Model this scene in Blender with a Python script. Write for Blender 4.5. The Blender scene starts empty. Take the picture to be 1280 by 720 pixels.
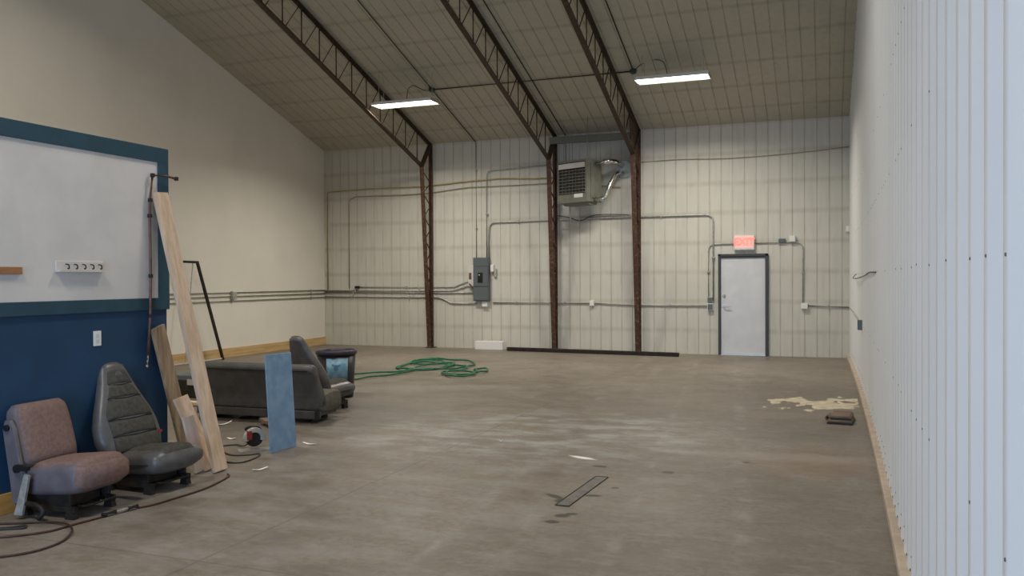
import bpy, bmesh, math, random
from mathutils import Vector, Matrix
random.seed(7)
C = bpy.context.scene.collection
PI = math.pi

# ------------------------------------------------------------------ camera, world, exposure
cam_data = bpy.data.cameras.new('camera')
cam = bpy.data.objects.new('camera', cam_data)
C.objects.link(cam)
cam_data.sensor_width = 36.0
cam_data.lens = 1054.3 / 1280 * 36.0
cam_data.clip_start = 0.05
yaw, pitch, roll = math.radians(20.493), math.radians(0.6035), math.radians(-0.2684)
M = Matrix.Rotation(yaw, 4, 'Z') @ Matrix.Rotation(PI / 2 - pitch, 4, 'X') @ Matrix.Rotation(roll, 4, 'Z')
cam.matrix_world = Matrix.Translation((0, 0, 1.6)) @ M
bpy.context.scene.camera = cam

world = bpy.data.worlds.new('world')
bpy.context.scene.world = world
world.use_nodes = True
world.node_tree.nodes['Background'].inputs[0].default_value = (0.55, 0.72, 1.0, 1)
world.node_tree.nodes['Background'].inputs[1].default_value = 1.0

vs = bpy.context.scene.view_settings
vs.view_transform = 'Standard'
vs.look = 'None'
vs.gamma = 1.0
vs.use_curve_mapping = False
vs.exposure = 0.0

LAMP_W = 130.0          # each high bay fixture
LAMP_COL = (1.0, 0.945, 0.83)
DAY_W = 265.0           # daylight entering through the open overhead door behind the camera
DAY_COL = (0.38, 0.62, 1.0)

day = bpy.data.lights.new('door_daylight', 'AREA')
day.shape = 'RECTANGLE'; day.size = 3.9; day.size_y = 2.0
day.energy = DAY_W; day.color = DAY_COL
dayo = bpy.data.objects.new('door_daylight', day); C.objects.link(dayo)
dayo.location = (-2.25, -3.15, 1.08)
dayo.rotation_euler = (PI / 2, 0, 0)      # shines towards +Y, into the room

# ------------------------------------------------------------------ room numbers (metres)
D, H, S = 18.017, 4.803, 0.3224           # back wall distance, eave height, roof slope
XL, XR, XP, YP, HP = -11.704, 0.442, -5.31, 5.745, 2.724
YR, YF = 6.5, -3.2                        # ridge line, front wall
def ceil_z(y):
    return H + S * (D - y) if y >= YR else H + S * (D - YR) - S * (YR - y)
def right_x(y):                           # the sheet wall bows outwards a little in its middle
    return 0.43 + 0.062 * max(0.0, 1 - ((y - 11.6) / 7.2) ** 2)

# ------------------------------------------------------------------ material helpers
def new_mat(name, col=(0.5, 0.5, 0.5), rough=0.6, metal=0.0, spec=0.4):
    m = bpy.data.materials.new(name); m.use_nodes = True
    b = m.node_tree.nodes['Principled BSDF']
    b.inputs['Base Color'].default_value = (*col, 1)
    b.inputs['Roughness'].default_value = rough
    b.inputs['Metallic'].default_value = metal
    b.inputs['Specular IOR Level'].default_value = spec
    return m
class NT:
    def __init__(s, m):
        s.m = m; s.t = m.node_tree; s.n = s.t.nodes; s.l = s.t.links
        s.b = s.n['Principled BSDF']
        s.tc = s.n.new('ShaderNodeTexCoord')
        s.sep = None
    def xyz(s):
        if s.sep is None:
            s.sep = s.n.new('ShaderNodeSeparateXYZ'); s.l.new(s.tc.outputs['Object'], s.sep.inputs[0])
        return s.sep.outputs
    def put(s, sock, v):
        if isinstance(v, (int, float)): sock.default_value = v
        elif isinstance(v, tuple): sock.default_value = v if len(v) == 4 or sock.type == 'VECTOR' else (*v, 1)
        else: s.l.new(v, sock)
    def math(s, op, a, b=0.0, c=None, clamp=False):
        n = s.n.new('ShaderNodeMath'); n.operation = op; n.use_clamp = clamp
        s.put(n.inputs[0], a); s.put(n.inputs[1], b)
        if c is not None: s.put(n.inputs[2], c)
        return n.outputs[0]
    def noise(s, scale, detail=3, rough=0.55, vec=None, stretch=None):
        n = s.n.new('ShaderNodeTexNoise')
        n.inputs['Scale'].default_value = scale; n.inputs['Detail'].default_value = detail
        n.inputs['Roughness'].default_value = rough
        src = vec or s.tc.outputs['Object']
        if stretch:
            mp = s.n.new('ShaderNodeMapping'); mp.inputs['Scale'].default_value = stretch
            s.l.new(src, mp.inputs[0]); src = mp.outputs[0]
        s.l.new(src, n.inputs['Vector'])
        return n.outputs['Fac']
    def ramp(s, v, lo, hi, a=0.0, b=1.0):
        n = s.n.new('ShaderNodeMapRange'); n.interpolation_type = 'SMOOTHSTEP'
        s.put(n.inputs['Value'], v)
        for k, x in (('From Min', lo), ('From Max', hi), ('To Min', a), ('To Max', b)): n.inputs[k].default_value = x
        return n.outputs[0]
    def mix(s, f, a, b):
        n = s.n.new('ShaderNodeMix'); n.data_type = 'RGBA'
        s.put(n.inputs['Factor'], f); s.put(n.inputs['A'], a); s.put(n.inputs['B'], b)
        for i in n.inputs:
            pass
        return n
    def mixc(s, f, a, b):
        n = s.n.new('ShaderNodeMix'); n.data_type = 'RGBA'
        s.put(n.inputs[0], f); s.put(n.inputs[6], a); s.put(n.inputs[7], b)
        return n.outputs[2]
    def bump(s, h, strength=0.2, dist=0.01):
        n = s.n.new('ShaderNodeBump'); n.inputs['Strength'].default_value = strength
        n.inputs['Distance'].default_value = dist
        s.l.new(h, n.inputs['Height']); s.l.new(n.outputs[0], s.b.inputs['Normal'])
    def col(s, v): s.l.new(v, s.b.inputs['Base Color'])
    def blob(s, cx, cy, rx, ry, rot=0.0, soft=0.35, wob=0.5, wscale=3.0):
        """soft-edged ragged patch on the ground plane"""
        X, Y, _ = s.xyz()
        c, q = math.cos(rot), math.sin(rot)
        dx = s.math('SUBTRACT', X, cx); dy = s.math('SUBTRACT', Y, cy)
        u = s.math('ADD', s.math('MULTIPLY', dx, c / rx), s.math('MULTIPLY', dy, q / rx))
        v = s.math('ADD', s.math('MULTIPLY', dx, -q / ry), s.math('MULTIPLY', dy, c / ry))
        r = s.math('SQRT', s.math('ADD', s.math('MULTIPLY', u, u), s.math('MULTIPLY', v, v)))
        r = s.math('ADD', r, s.math('MULTIPLY', s.math('SUBTRACT', s.noise(wscale, 4), 0.5), wob * 2))
        return s.ramp(r, 1 - soft, 1 + soft, 1.0, 0.0)

def mottled(name, c1, c2, scale=6, rough=0.6, metal=0.0, stretch=None, bump=0.0, spec=0.4, lo=.35, hi=.65):
    m = new_mat(name, c1, rough, metal, spec); t = NT(m)
    n = t.noise(scale, 4, stretch=stretch)
    t.col(t.mixc(t.ramp(n, lo, hi), c1, c2))
    if bump: t.bump(n, bump)
    return m

# --- concrete floor
m_floor = new_mat('concrete', rough=0.5, spec=0.35); t = NT(m_floor)
X, Y, Z = t.xyz()
n1 = t.noise(0.45, 5, 0.6); n2 = t.noise(2.2, 5, 0.65); n3 = t.noise(18, 5, 0.7)
c = t.mixc(t.ramp(n1, .36, .66), (0.165, 0.135, 0.104), (0.232, 0.195, 0.152))
c = t.mixc(t.ramp(n2, .42, .72, 0, .55), c, (0.27, 0.245, 0.22))
c = t.mixc(t.ramp(n2, .28, .48, .45, 0), c, (0.115, 0.098, 0.084))
c = t.mixc(t.ramp(n3, .40, .62, 0, .42), c, (0.12, 0.102, 0.088))
c = t.mixc(t.ramp(t.noise(7, 6, .75, stretch=(.5, 1.4, 1)), .50, .70, 0, .5), c, (0.285, 0.25, 0.215))
c = t.mixc(t.math('MULTIPLY', t.noise(1.3, 5, .7, stretch=(1.0, .22, 1)), .001), c, (1, 1, 1))
scf = t.ramp(t.noise(3.2, 6, .7, stretch=(.55, 1.15, 1)), .42, .66)
c = t.mixc(t.math('MULTIPLY', t.math('MULTIPLY', t.blob(-2.9, 8.3, 1.9, 1.25, .25, .5, .6, 1.4), scf), .6), c, (0.40, 0.41, 0.41))
c = t.mixc(t.math('MULTIPLY', t.math('MULTIPLY', t.blob(-3.4, 5.2, 2.2, 1.8, .2, .6, .6, 1.1), scf), .35), c, (0.31, 0.295, 0.29))
for (x, y, w) in ((-2.2, 4.6, .05), (-1.75, 4.2, .08), (-1.35, 6.5, .04), (-0.9, 9.5, .06)):   # drag scuffs running down the room
    d = t.math('ABSOLUTE', t.math('ADD', t.math('SUBTRACT', X, x), t.math('MULTIPLY', t.math('SUBTRACT', Y, y), .10)))
    f = t.math('MULTIPLY', t.ramp(d, w * .3, w * 1.6, 1, 0), t.ramp(t.noise(2.3, 4, .7), .45, .7))
    c = t.mixc(t.math('MULTIPLY', f, .35), c, (0.37, 0.345, 0.325))
c = t.mixc(t.math('MULTIPLY', t.blob(-0.1, 7.7, .36, .5, 0, .8, .9, 3), .34), c, (0.30, 0.17, 0.10))   # rust bloom by the kerb
c = t.mixc(t.math('MULTIPLY', t.blob(-0.3, 7.9, .9, .16, .1, .6, .6, 3), .35), c, (0.36, 0.33, 0.30))
c = t.mixc(t.math('MULTIPLY', t.blob(-5.5, 11.2, 1.6, .3, .4, .6, .6, 2), .3), c, (0.33, 0.31, 0.27))
# oil spots by the drain and here and there
for (x, y, rx, ry, ro) in ((-1.87, 5.90, .10, .035, -.6), (-1.80, 5.80, .05, .05, 0), (-1.68, 5.44, .055, .04, .4), (-1.63, 5.50, .04, .03, .4),
                           (-1.70, 5.28, .05, .035, 0), (-1.82, 6.98, .07, .035, 0), (-1.52, 6.30, .03, .02, 0), (-1.62, 6.02, .07, .03, .3),
                           (-.66, 7.55, .03, .03, 0), (-1.23, 6.95, .05, .04, 0), (-1.35, 4.25, .05, .03, 0), (-.55, 4.4, .05, .03, 0), (-.87, 4.35, .03, .02, 0),
                           (-1.75, 4.0, .05, .04, 0)):
    c = t.mixc(t.math('MULTIPLY', t.blob(x, y, rx, ry, ro, .3, .35, 14), .82), c, (0.035, 0.028, 0.022))
c = t.mixc(t.blob(-2.05, 7.27, .13, .035, -.35, .4, .3, 9), c, (0.80, 0.80, 0.78))     # white paint smear
c = t.mixc(t.math('MULTIPLY', t.blob(-5.8, 8.4, 1.5, 1.2, .2, .5, .6, 2), .45), c, (0.10, 0.09, 0.085))   # darker floor where the seats stand
# sawn control joints
jl = None
for v, axis in ((-3.36, X), (-8.0, X), (3.86, Y), (9.1, Y), (14.2, Y)):
    d = t.ramp(t.math('ABSOLUTE', t.math('SUBTRACT', axis, v)), .004, .012, 1, 0)
    jl = d if jl is None else t.math('MAXIMUM', jl, d)
c = t.mixc(t.math('MULTIPLY', jl, .5), c, (0.10, 0.088, 0.075))
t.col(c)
t.l.new(t.ramp(n2, .3, .7, .38, .62), t.b.inputs['Roughness'])
t.bump(n3, .06)

# --- ribbed sheet with dust lines over the girts
def sheet_mat(name, base, dirt, spacing, offset, axis='Z', amount=.5, slope=False, extra=False):
    m = new_mat(name, base, .55, 0, .3); t = NT(m)
    X, Y, Z = t.xyz()
    a = {'Z': Z, 'Y': Y}[axis]
    a = t.math('ADD', a, t.math('MULTIPLY', t.math('SUBTRACT', t.noise(1.6, 3), .5), .05))
    q = t.math('DIVIDE', t.math('SUBTRACT', a, offset), spacing)
    fr = t.math('ABSOLUTE', t.math('SUBTRACT', t.math('FRACT', t.math('ADD', q, .5)), .5))     # 0 on a line
    line = t.ramp(fr, 0.004 / spacing, .085 / spacing, 1, 0)
    line = t.math('MULTIPLY', line, t.ramp(t.noise(5, 4, .7, stretch=(1, 1, .3)), .25, .62, .25, 1))
    c = t.mixc(t.ramp(t.noise(.7, 4), .35, .7, 0, .35), base, tuple(x * .84 for x in base))
    c = t.mixc(t.math('MULTIPLY', t.ramp(t.noise(9, 3, .6, stretch=(1, 1, .12)), .45, .75), .14), c, dirt)
    c = t.mixc(t.math('MULTIPLY', line, amount), c, dirt)
    g = t.math('ABSOLUTE', t.math('SUBTRACT', t.math('FRACT', t.math('ADD', t.math('DIVIDE', t.math('SUBTRACT', X, XL), .235), .5)), .5))
    c = t.mixc(t.math('MULTIPLY', t.ramp(g, .02, .12, 1, 0), t.ramp(t.noise(2.1, 3), .3, .7, .03, .26)), c, dirt)   # darker tone along each rib
    if extra:   # darker patches above and below the heater
        for (cx, cz, rx, rz, k) in ((-4.2, 4.15, .55, .35, .55), (-5.1, 2.78, .38, .20, .5), (-5.45, 2.7, .12, .35, .4), (-4.6, 2.95, .7, .06, .5)):
            u = t.math('DIVIDE', t.math('SUBTRACT', X, cx), rx); w = t.math('DIVIDE', t.math('SUBTRACT', Z, cz), rz)
            r = t.math('SQRT', t.math('ADD', t.math('MULTIPLY', u, u), t.math('MULTIPLY', w, w)))
            r = t.math('ADD', r, t.math('MULTIPLY', t.math('SUBTRACT', t.noise(3, 3), .5), .8))
            c = t.mixc(t.math('MULTIPLY', t.ramp(r, .35, 1.25, 1, 0), k), c, (.17, .15, .125))
    t.col(c)
    return m
m_back = sheet_mat('back_sheet', (0.62, 0.60, 0.535), (0.27, 0.235, 0.17), .615, .50, 'Z', .27, extra=True)
m_ceil = sheet_mat('ceiling_sheet', (0.46, 0.43, 0.345), (0.17, 0.145, 0.105), .8, 17.4, 'Y', .32)
m_right = new_mat('white_sheet', (0.76, 0.775, 0.79), .42, 0, .45); t = NT(m_right)
t.col(t.mixc(t.ramp(t.noise(1.3, 4, stretch=(1, 1, .35)), .4, .7, 0, .35), (0.78, 0.79, 0.80), (0.66, 0.675, 0.70)))
m_left = new_mat('cream_drywall', rough=.85, spec=.2); t = NT(m_left)
t.col(t.mixc(t.ramp(t.noise(.8, 5, .6), .35, .7), (0.80, 0.76, 0.685), (0.75, 0.71, 0.64))); t.bump(t.noise(14, 4), .08)
m_lightpaint = mottled('white_paint', (0.67, 0.635, 0.60), (0.61, 0.58, 0.55), 2.5, .7, bump=.03)
m_teal = mottled('teal_paint', (0.022, 0.068, 0.098), (0.018, 0.056, 0.082), 5, .6)
m_navy = mottled('navy_paint', (0.012, 0.052, 0.118), (0.010, 0.043, 0.098), 3, .65)
m_pine = mottled('pine', (0.62, 0.44, 0.22), (0.50, 0.33, 0.15), 5, .6, stretch=(3, .25, 3))
m_orange_pine = mottled('orange_pine', (0.60, 0.33, 0.09), (0.45, 0.24, 0.07), 5, .5, stretch=(3, .3, 3))
m_cleat = mottled('cleat_wood', (0.36, 0.17, 0.07), (0.27, 0.12, 0.05), 6, .5, stretch=(3, .4, 3))
m_curb = mottled('curb_paint', (0.52, 0.42, 0.33), (0.42, 0.33, 0.26), 7, .7)
m_rust = mottled('red_oxide_steel', (0.068, 0.032, 0.020), (0.19, 0.12, 0.08), 16, .62, .15, bump=.12, lo=.5, hi=.75)
m_rust_dark = mottled('dark_oxide_steel', (0.040, 0.026, 0.016), (0.07, 0.044, 0.028), 12, .6, .15)
m_steel = mottled('galvanised', (0.50, 0.50, 0.46), (0.36, 0.36, 0.33), 20, .45, .35)
m_greybox = new_mat('grey_enamel', (0.115, 0.135, 0.145), .45, .1)
m_beam = new_mat('grey_green_enamel', (0.165, 0.165, 0.135), .5, .2)
m_heater = mottled('heater_enamel', (0.20, 0.205, 0.165), (0.165, 0.165, 0.135), 6, .45)
m_black = new_mat('black_plastic', (0.012, 0.012, 0.012), .5)
m_dark = mottled('black_iron', (0.018, 0.015, 0.013), (0.035, 0.028, 0.022), 14, .55, .3)
m_white = new_mat('white_plastic', (0.78, 0.77, 0.73), .5)
m_chrome = new_mat('shiny_flue', (0.75, 0.75, 0.72), .18, 1.0)
m_yellow = mottled('yellow_pipe', (0.50, 0.37, 0.10), (0.38, 0.28, 0.10), 8, .55)
m_yellow2 = mottled('dull_yellow_pipe', (0.36, 0.29, 0.14), (0.30, 0.25, 0.14), 8, .55)
m_brownpipe = mottled('copper_brown', (0.20, 0.105, 0.085), (0.12, 0.07, 0.06), 12, .45, .4)
m_door = mottled('door_paint', (0.66, 0.67, 0.70), (0.61, 0.62, 0.66), 3, .5)
m_frame = new_mat('door_frame_paint', (0.06, 0.062, 0.068), .5)
m_board = mottled('pale_lumber', (0.66, 0.50, 0.37), (0.54, 0.39, 0.27), 4, .65, stretch=(6, 6, .35))
m_board2 = mottled('brown_lumber', (0.43, 0.31, 0.20), (0.27, 0.18, 0.11), 5, .7, stretch=(5, 5, .5))
m_board3 = mottled('whitish_lumber', (0.66, 0.56, 0.50), (0.57, 0.47, 0.42), 5, .7, stretch=(5, 5, .5))
m_oldboard = mottled('old_lumber', (0.22, 0.15, 0.10), (0.15, 0.10, 0.07), 6, .7)
m_bluesheet = mottled('blue_sheet', (0.145, 0.255, 0.40), (0.20, 0.32, 0.46), 9, .5, bump=.05)
m_pink = mottled('rose_brown_cloth', (0.235, 0.155, 0.135), (0.19, 0.125, 0.11), 40, .9, bump=.1, spec=.1)
m_mauve = mottled('mauve_grey_vinyl', (0.155, 0.135, 0.15), (0.12, 0.105, 0.115), 8, .5)
m_greyvinyl = mottled('grey_vinyl', (0.115, 0.11, 0.108), (0.085, 0.08, 0.078), 9, .38, spec=.5, bump=.05)
m_greycloth = mottled('grey_cloth', (0.085, 0.08, 0.068), (0.062, 0.058, 0.05), 30, .9, bump=.1, spec=.15)
m_bench = mottled('charcoal_vinyl', (0.075, 0.071, 0.070), (0.055, 0.052, 0.052), 7, .42, spec=.5, bump=.05)
m_benchcloth = mottled('taupe_cloth', (0.135, 0.12, 0.10), (0.10, 0.09, 0.075), 22, .8, spec=.2)
m_seam = new_mat('dark_seam', (0.012, 0.011, 0.012), .8)
m_hose = mottled('green_rubber', (0.012, 0.12, 0.058), (0.02, 0.16, 0.08), 12, .4)
m_cord = mottled('brown_cord', (0.07, 0.028, 0.02), (0.05, 0.02, 0.015), 12, .5)
m_blackcord = new_mat('black_cord', (0.03, 0.028, 0.026), .5)
m_bin = mottled('black_bin', (0.014, 0.013, 0.018), (0.03, 0.02, 0.025), 5, .4)
m_binrim = mottled('navy_rim', (0.03, 0.035, 0.065), (0.06, 0.035, 0.045), 4, .4)
m_foam = new_mat('white_foam', (0.78, 0.76, 0.76), .7)
m_saw_dust = mottled('sawdust', (0.66, 0.58, 0.43), (0.50, 0.44, 0.33), 10, .95, bump=.3)
m_scrap = new_mat('white_scrap', (0.78, 0.76, 0.70), .7)
m_alu = new_mat('cast_metal', (0.62, 0.60, 0.56), .35, .7)
m_redp = new_mat('red_plastic', (0.30, 0.035, 0.025), .4)
m_drain = mottled('drain_grate', (0.19, 0.175, 0.165), (0.13, 0.12, 0.11), 10, .5, .3)
def emis(name, col, st):
    m = new_mat(name, col); b = m.node_tree.nodes['Principled BSDF']
    b.inputs['Emission Color'].default_value = (*col, 1); b.inputs['Emission Strength'].default_value = st
    return m
m_tube = emis('lamp_tube', (1.0, 0.96, 0.86), 6.0)
m_exit_face = emis('exit_face', (0.85, 0.40, 0.36), 0.55)
m_exit_text = emis('exit_letters', (1.0, 0.16, 0.13), 1.5)
# generic printed wrap on the bin: blue, pink and dark blotches
m_print = new_mat('printed_wrap', rough=.4); t = NT(m_print)
c = t.mixc(t.ramp(t.noise(9, 3), .42, .6), (0.13, 0.30, 0.42), (0.24, 0.40, 0.52))
c = t.mixc(t.ramp(t.noise(7, 2, stretch=(1, 1, 1.7)), .56, .62, 0, .85), c, (0.03, 0.09, 0.20))
c = t.mixc(t.ramp(t.noise(5.2, 2), .60, .68, 0, .8), c, (0.50, 0.22, 0.30))
t.col(c)

# ------------------------------------------------------------------ mesh helpers
def link(name, bm, mats, parent=None, smooth=False, bevel=0, recalc=True):
    if recalc: bmesh.ops.recalc_face_normals(bm, faces=bm.faces)
    me = bpy.data.meshes.new(name); bm.to_mesh(me); bm.free()
    for m in (mats if isinstance(mats, (list, tuple)) else [mats]): me.materials.append(m)
    if smooth:
        for p in me.polygons: p.use_smooth = True
    o = bpy.data.objects.new(name, me); C.objects.link(o)
    if parent: o.parent = parent
    if bevel:
        md = o.modifiers.new('bevel', 'BEVEL'); md.width = bevel; md.segments = 2; md.limit_method = 'ANGLE'
    return o
def tag(o, label=None, cat=None, group=None, kind=None):
    if label: o['label'] = label
    if cat: o['category'] = cat
    if group: o['group'] = group
    if kind: o['kind'] = kind
    return o
def empty(name, loc, rz=0, label=None, cat=None, group=None, kind=None):
    o = bpy.data.objects.new(name, None); C.objects.link(o); o.empty_display_size = .1
    o.location = loc; o.rotation_euler = (0, 0, rz)
    return tag(o, label, cat, group, kind)
def box(bm, lo, hi, mi=0, mtx=None):
    g = bmesh.ops.create_cube(bm, size=1.0)
    sx, sy, sz = (hi[i] - lo[i] for i in range(3)); cx, cy, cz = ((hi[i] + lo[i]) / 2 for i in range(3))
    T = Matrix.Translation((cx, cy, cz)) @ Matrix.Diagonal((sx, sy, sz, 1))
    if mtx is not None: T = mtx @ T
    bmesh.ops.transform(bm, matrix=T, verts=g['verts'])
    if mi:
        for f in {f for v in g['verts'] for f in v.link_faces}: f.material_index = mi
    return g['verts']
def Box(name, lo, hi, mat, parent=None, bevel=0, mtx=None):
    bm = bmesh.new(); box(bm, lo, hi, mtx=mtx); return link(name, bm, mat, parent, bevel=bevel)
def frame_of(d, up=(0, 0, 1)):
    d = Vector(d).normalized(); u = Vector(up)
    if abs(d.dot(u)) > .98: u = Vector((1, 0, 0))
    a = d.cross(u).normalized(); b = a.cross(d).normalized()
    return a, b
def bar(bm, p, q, w, h, up=(0, 0, 1), mi=0):
    """rectangular bar from p to q: w across, h along 'up'"""
    p, q = Vector(p), Vector(q); a, b = frame_of(q - p, up)
    vs = []
    for e in (p, q):
        for sx, sy in ((-1, -1), (1, -1), (1, 1), (-1, 1)): vs.append(bm.verts.new(e + a * sx * w / 2 + b * sy * h / 2))
    fs = [bm.faces.new(vs[0:4][::-1]), bm.faces.new(vs[4:8])]
    for i in range(4): fs.append(bm.faces.new((vs[i], vs[(i + 1) % 4], vs[4 + (i + 1) % 4], vs[4 + i])))
    for f in fs: f.material_index = mi
def catmull(pts, n=6, closed=False):
    P = [Vector(p) for p in pts]; out = []
    for i in range(len(P) - 1):
        p0 = P[max(i - 1, 0)]; p1 = P[i]; p2 = P[i + 1]; p3 = P[min(i + 2, len(P) - 1)]
        for k in range(n):
            s = k / n
            out.append(.5 * ((2 * p1) + (-p0 + p2) * s + (2 * p0 - 5 * p1 + 4 * p2 - p3) * s * s + (-p0 + 3 * p1 - 3 * p2 + p3) * s ** 3))
    out.append(P[-1]); return out
def round_corners(pts, r=.12, n=5):
    P = [Vector(p) for p in pts]; out = [P[0]]
    for i in range(1, len(P) - 1):
        a, b, c = P[i - 1], P[i], P[i + 1]
        ra = min(r, (b - a).length * .45, (c - b).length * .45)
        s = b + (a - b).normalized() * ra; e = b + (c - b).normalized() * ra
        for k in range(n + 1):
            u = k / n; out.append((1 - u) ** 2 * s + 2 * u * (1 - u) * b + u * u * e)
    out.append(P[-1]); return out
def tube(bm, pts, r, seg=8, mi=0):
    P = [Vector(p) for p in pts]
    P = [p for i, p in enumerate(P) if i == 0 or (p - P[i - 1]).length > 1e-5]
    rings = []; a = None
    for i, p in enumerate(P):
        d = (P[min(i + 1, len(P) - 1)] - P[max(i - 1, 0)])
        if d.length < 1e-7: d = Vector((0, 0, 1))
        d.normalize()
        if a is None: a, b = frame_of(d)
        else:
            a = (a - d * a.dot(d)); a = a.normalized() if a.length > 1e-6 else frame_of(d)[0]
            b = d.cross(a).normalized()
        rings.append([bm.verts.new(p + (a * math.cos(2 * PI * k / seg) + b * math.sin(2 * PI * k / seg)) * r) for k in range(seg)])
    for i in range(len(rings) - 1):
        for k in range(seg):
            f = bm.faces.new((rings[i][k], rings[i][(k + 1) % seg], rings[i + 1][(k + 1) % seg], rings[i + 1][k])); f.material_index = mi
    for rg in (rings[0], rings[-1]):
        f = bm.faces.new(rg); f.material_index = mi
def Tube(name, pts, r, mat, parent=None, seg=8, corners=None, curve=0):
    bm = bmesh.new()
    if corners: pts = round_corners(pts, corners)
    if curve: pts = catmull(pts, curve)
    tube(bm, pts, r, seg); return link(name, bm, mat, parent, smooth=True)
def disc(bm, p, d, r, h, seg=16, r2=None, mi=0):
    """cylinder or cone frustum from p along d"""
    p = Vector(p); d = Vector(d).normalized(); a, b = frame_of(d); r2 = r if r2 is None else r2
    A = [bm.verts.new(p + (a * math.cos(2 * PI * k / seg) + b * math.sin(2 * PI * k / seg)) * r) for k in range(seg)]
    B = [bm.verts.new(p + d * h + (a * math.cos(2 * PI * k / seg) + b * math.sin(2 * PI * k / seg)) * r2) for k in range(seg)]
    fs = [bm.faces.new(A), bm.faces.new(B)]
    for k in range(seg): fs.append(bm.faces.new((A[k], A[(k + 1) % seg], B[(k + 1) % seg], B[k])))
    for f in fs: f.material_index = mi
def superloft(bm, secs, n=28, mi=0):
    """secs: (centre, axis_a, axis_b, half_a, half_b, exponent) -> padded rounded body"""
    rings = []
    for (c, a, b, ha, hb, e) in secs:
        c, a, b = Vector(c), Vector(a), Vector(b); rg = []
        for k in range(n):
            th = 2 * PI * k / n; ct, st = math.cos(th), math.sin(th)
            u = math.copysign(abs(ct) ** (2 / e), ct) * ha; v = math.copysign(abs(st) ** (2 / e), st) * hb
            rg.append(bm.verts.new(c + a * u + b * v))
        rings.append(rg)
    for i in range(len(rings) - 1):
        for k in range(n):
            f = bm.faces.new((rings[i][k], rings[i][(k + 1) % n], rings[i + 1][(k + 1) % n], rings[i + 1][k])); f.material_index = mi
    for rg in (rings[0], rings[-1]): bm.faces.new(rg).material_index = mi
def prism(bm, outline, y0, y1, plane='xz', mi=0):
    def P(p, y): return (p[0], y, p[1]) if plane == 'xz' else ((y, p[0], p[1]) if plane == 'yz' else (p[0], p[1], y))
    A = [bm.verts.new(P(p, y0)) for p in outline]; B = [bm.verts.new(P(p, y1)) for p in outline]
    fs = [bm.faces.new(A), bm.faces.new(B)]
    n = len(A)
    for k in range(n): fs.append(bm.faces.new((A[k], A[(k + 1) % n], B[(k + 1) % n], B[k])))
    for f in fs: f.material_index = mi
def struct(o): o['kind'] = 'structure'; return o

# ================================================================== ROOM SHELL
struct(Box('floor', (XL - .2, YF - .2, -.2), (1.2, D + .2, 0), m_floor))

def grooved(x0, x1, pitch, w=.013, dep=.008):
    pts = [(x0, 0)]; x = x0 + pitch
    while x < x1 - pitch * .3:
        pts += [(x - w / 2, 0), (x - w / 4, dep), (x + w / 4, dep), (x + w / 2, 0)]; x += pitch
    pts.append((x1, 0)); return pts
# back wall: ribbed sheet, grooves between the pans
bm = bmesh.new(); prof = grooved(XL, XR + .25, .235)
lo = [bm.verts.new((x, D + d, 0)) for x, d in prof]; hi = [bm.verts.new((x, D + d, H)) for x, d in prof]
for i in range(len(prof) - 1): bm.faces.new((lo[i], lo[i + 1], hi[i + 1], hi[i]))
box(bm, (XL - .2, D + .02, -.1), (XR + .4, D + .2, H + .1))
struct(link('wall_back', bm, m_back, recalc=False))
# roof sheets, both slopes
bm = bmesh.new(); prof = grooved(XL, XR + .3, .235)
rows = []
for y in (D + .02, YR, YF - .1):
    rows.append([bm.verts.new((x, y, ceil_z(y) + d)) for x, d in prof])
for a, b in zip(rows, rows[1:]):
    for i in range(len(prof) - 1): bm.faces.new((a[i], a[i + 1], b[i + 1], b[i]))
for (y0, y1) in ((D + .2, YR), (YR, YF - .2)):   # the roof's own thickness above the liner
    v = [bm.verts.new((x, y, ceil_z(y) + z)) for z in (.03, .25) for (x, y) in ((XL - .2, y0), (XR + .5, y0), (XR + .5, y1), (XL - .2, y1))]
    for q in ((0, 1, 2, 3), (4, 5, 6, 7), (0, 1, 5, 4), (1, 2, 6, 5), (2, 3, 7, 6), (3, 0, 4, 7)): bm.faces.new([v[i] for i in q])
struct(link('ceiling', bm, m_ceil, recalc=False))
# left wall: smooth cream gable wall
bm = bmesh.new(); prism(bm, [(YF, 0), (D, 0), (D, H), (YR, ceil_z(YR)), (YF, ceil_z(YF))], XL - .18, XL, 'yz')
struct(link('wall_left', bm, m_left))
# right wall: white ribbed steel sheet with screws at the ribs
bm = bmesh.new()
pts = []; y = YF; pitch = .265; w = .20; dep = .036
while y < D:
    pts += [(right_x(y), y), (right_x(y) , y + pitch - w), (right_x(y) - dep, y + pitch - w * .68), (right_x(y) - dep, y + pitch - w * .32)]
    y += pitch
pts = [p for p in pts if p[1] < D - .01] + [(right_x(D), D)]
lo = [bm.verts.new((x, y, 0)) for x, y in pts]; hi = [bm.verts.new((x, y, ceil_z(y))) for x, y in pts]
for i in range(len(pts) - 1): bm.faces.new((lo[i], lo[i + 1], hi[i + 1], hi[i]))
y = YF; k = 0
while y < D - .3:
    yy = y + pitch - w / 2
    for zz in (.20, .93, 1.655, 2.36, 3.1):
        if yy > 1.2 and random.random() < .5:
            disc(bm, (right_x(y) - dep + .001, yy, zz + random.uniform(-.006, .006)), (-1, 0, 0), .006, .004, 6, .0045, 1)
    y += pitch; k += 1
bm2 = bmesh.new()
for a in (bm,): pass
bm2.free()
struct(link('wall_right', bm, [m_right, m_greybox], recalc=False, smooth=True))
struct(Box('wall_right_backing', (.54, YF - .2, 0), (.74, D + .2, 5.0), m_right))
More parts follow.
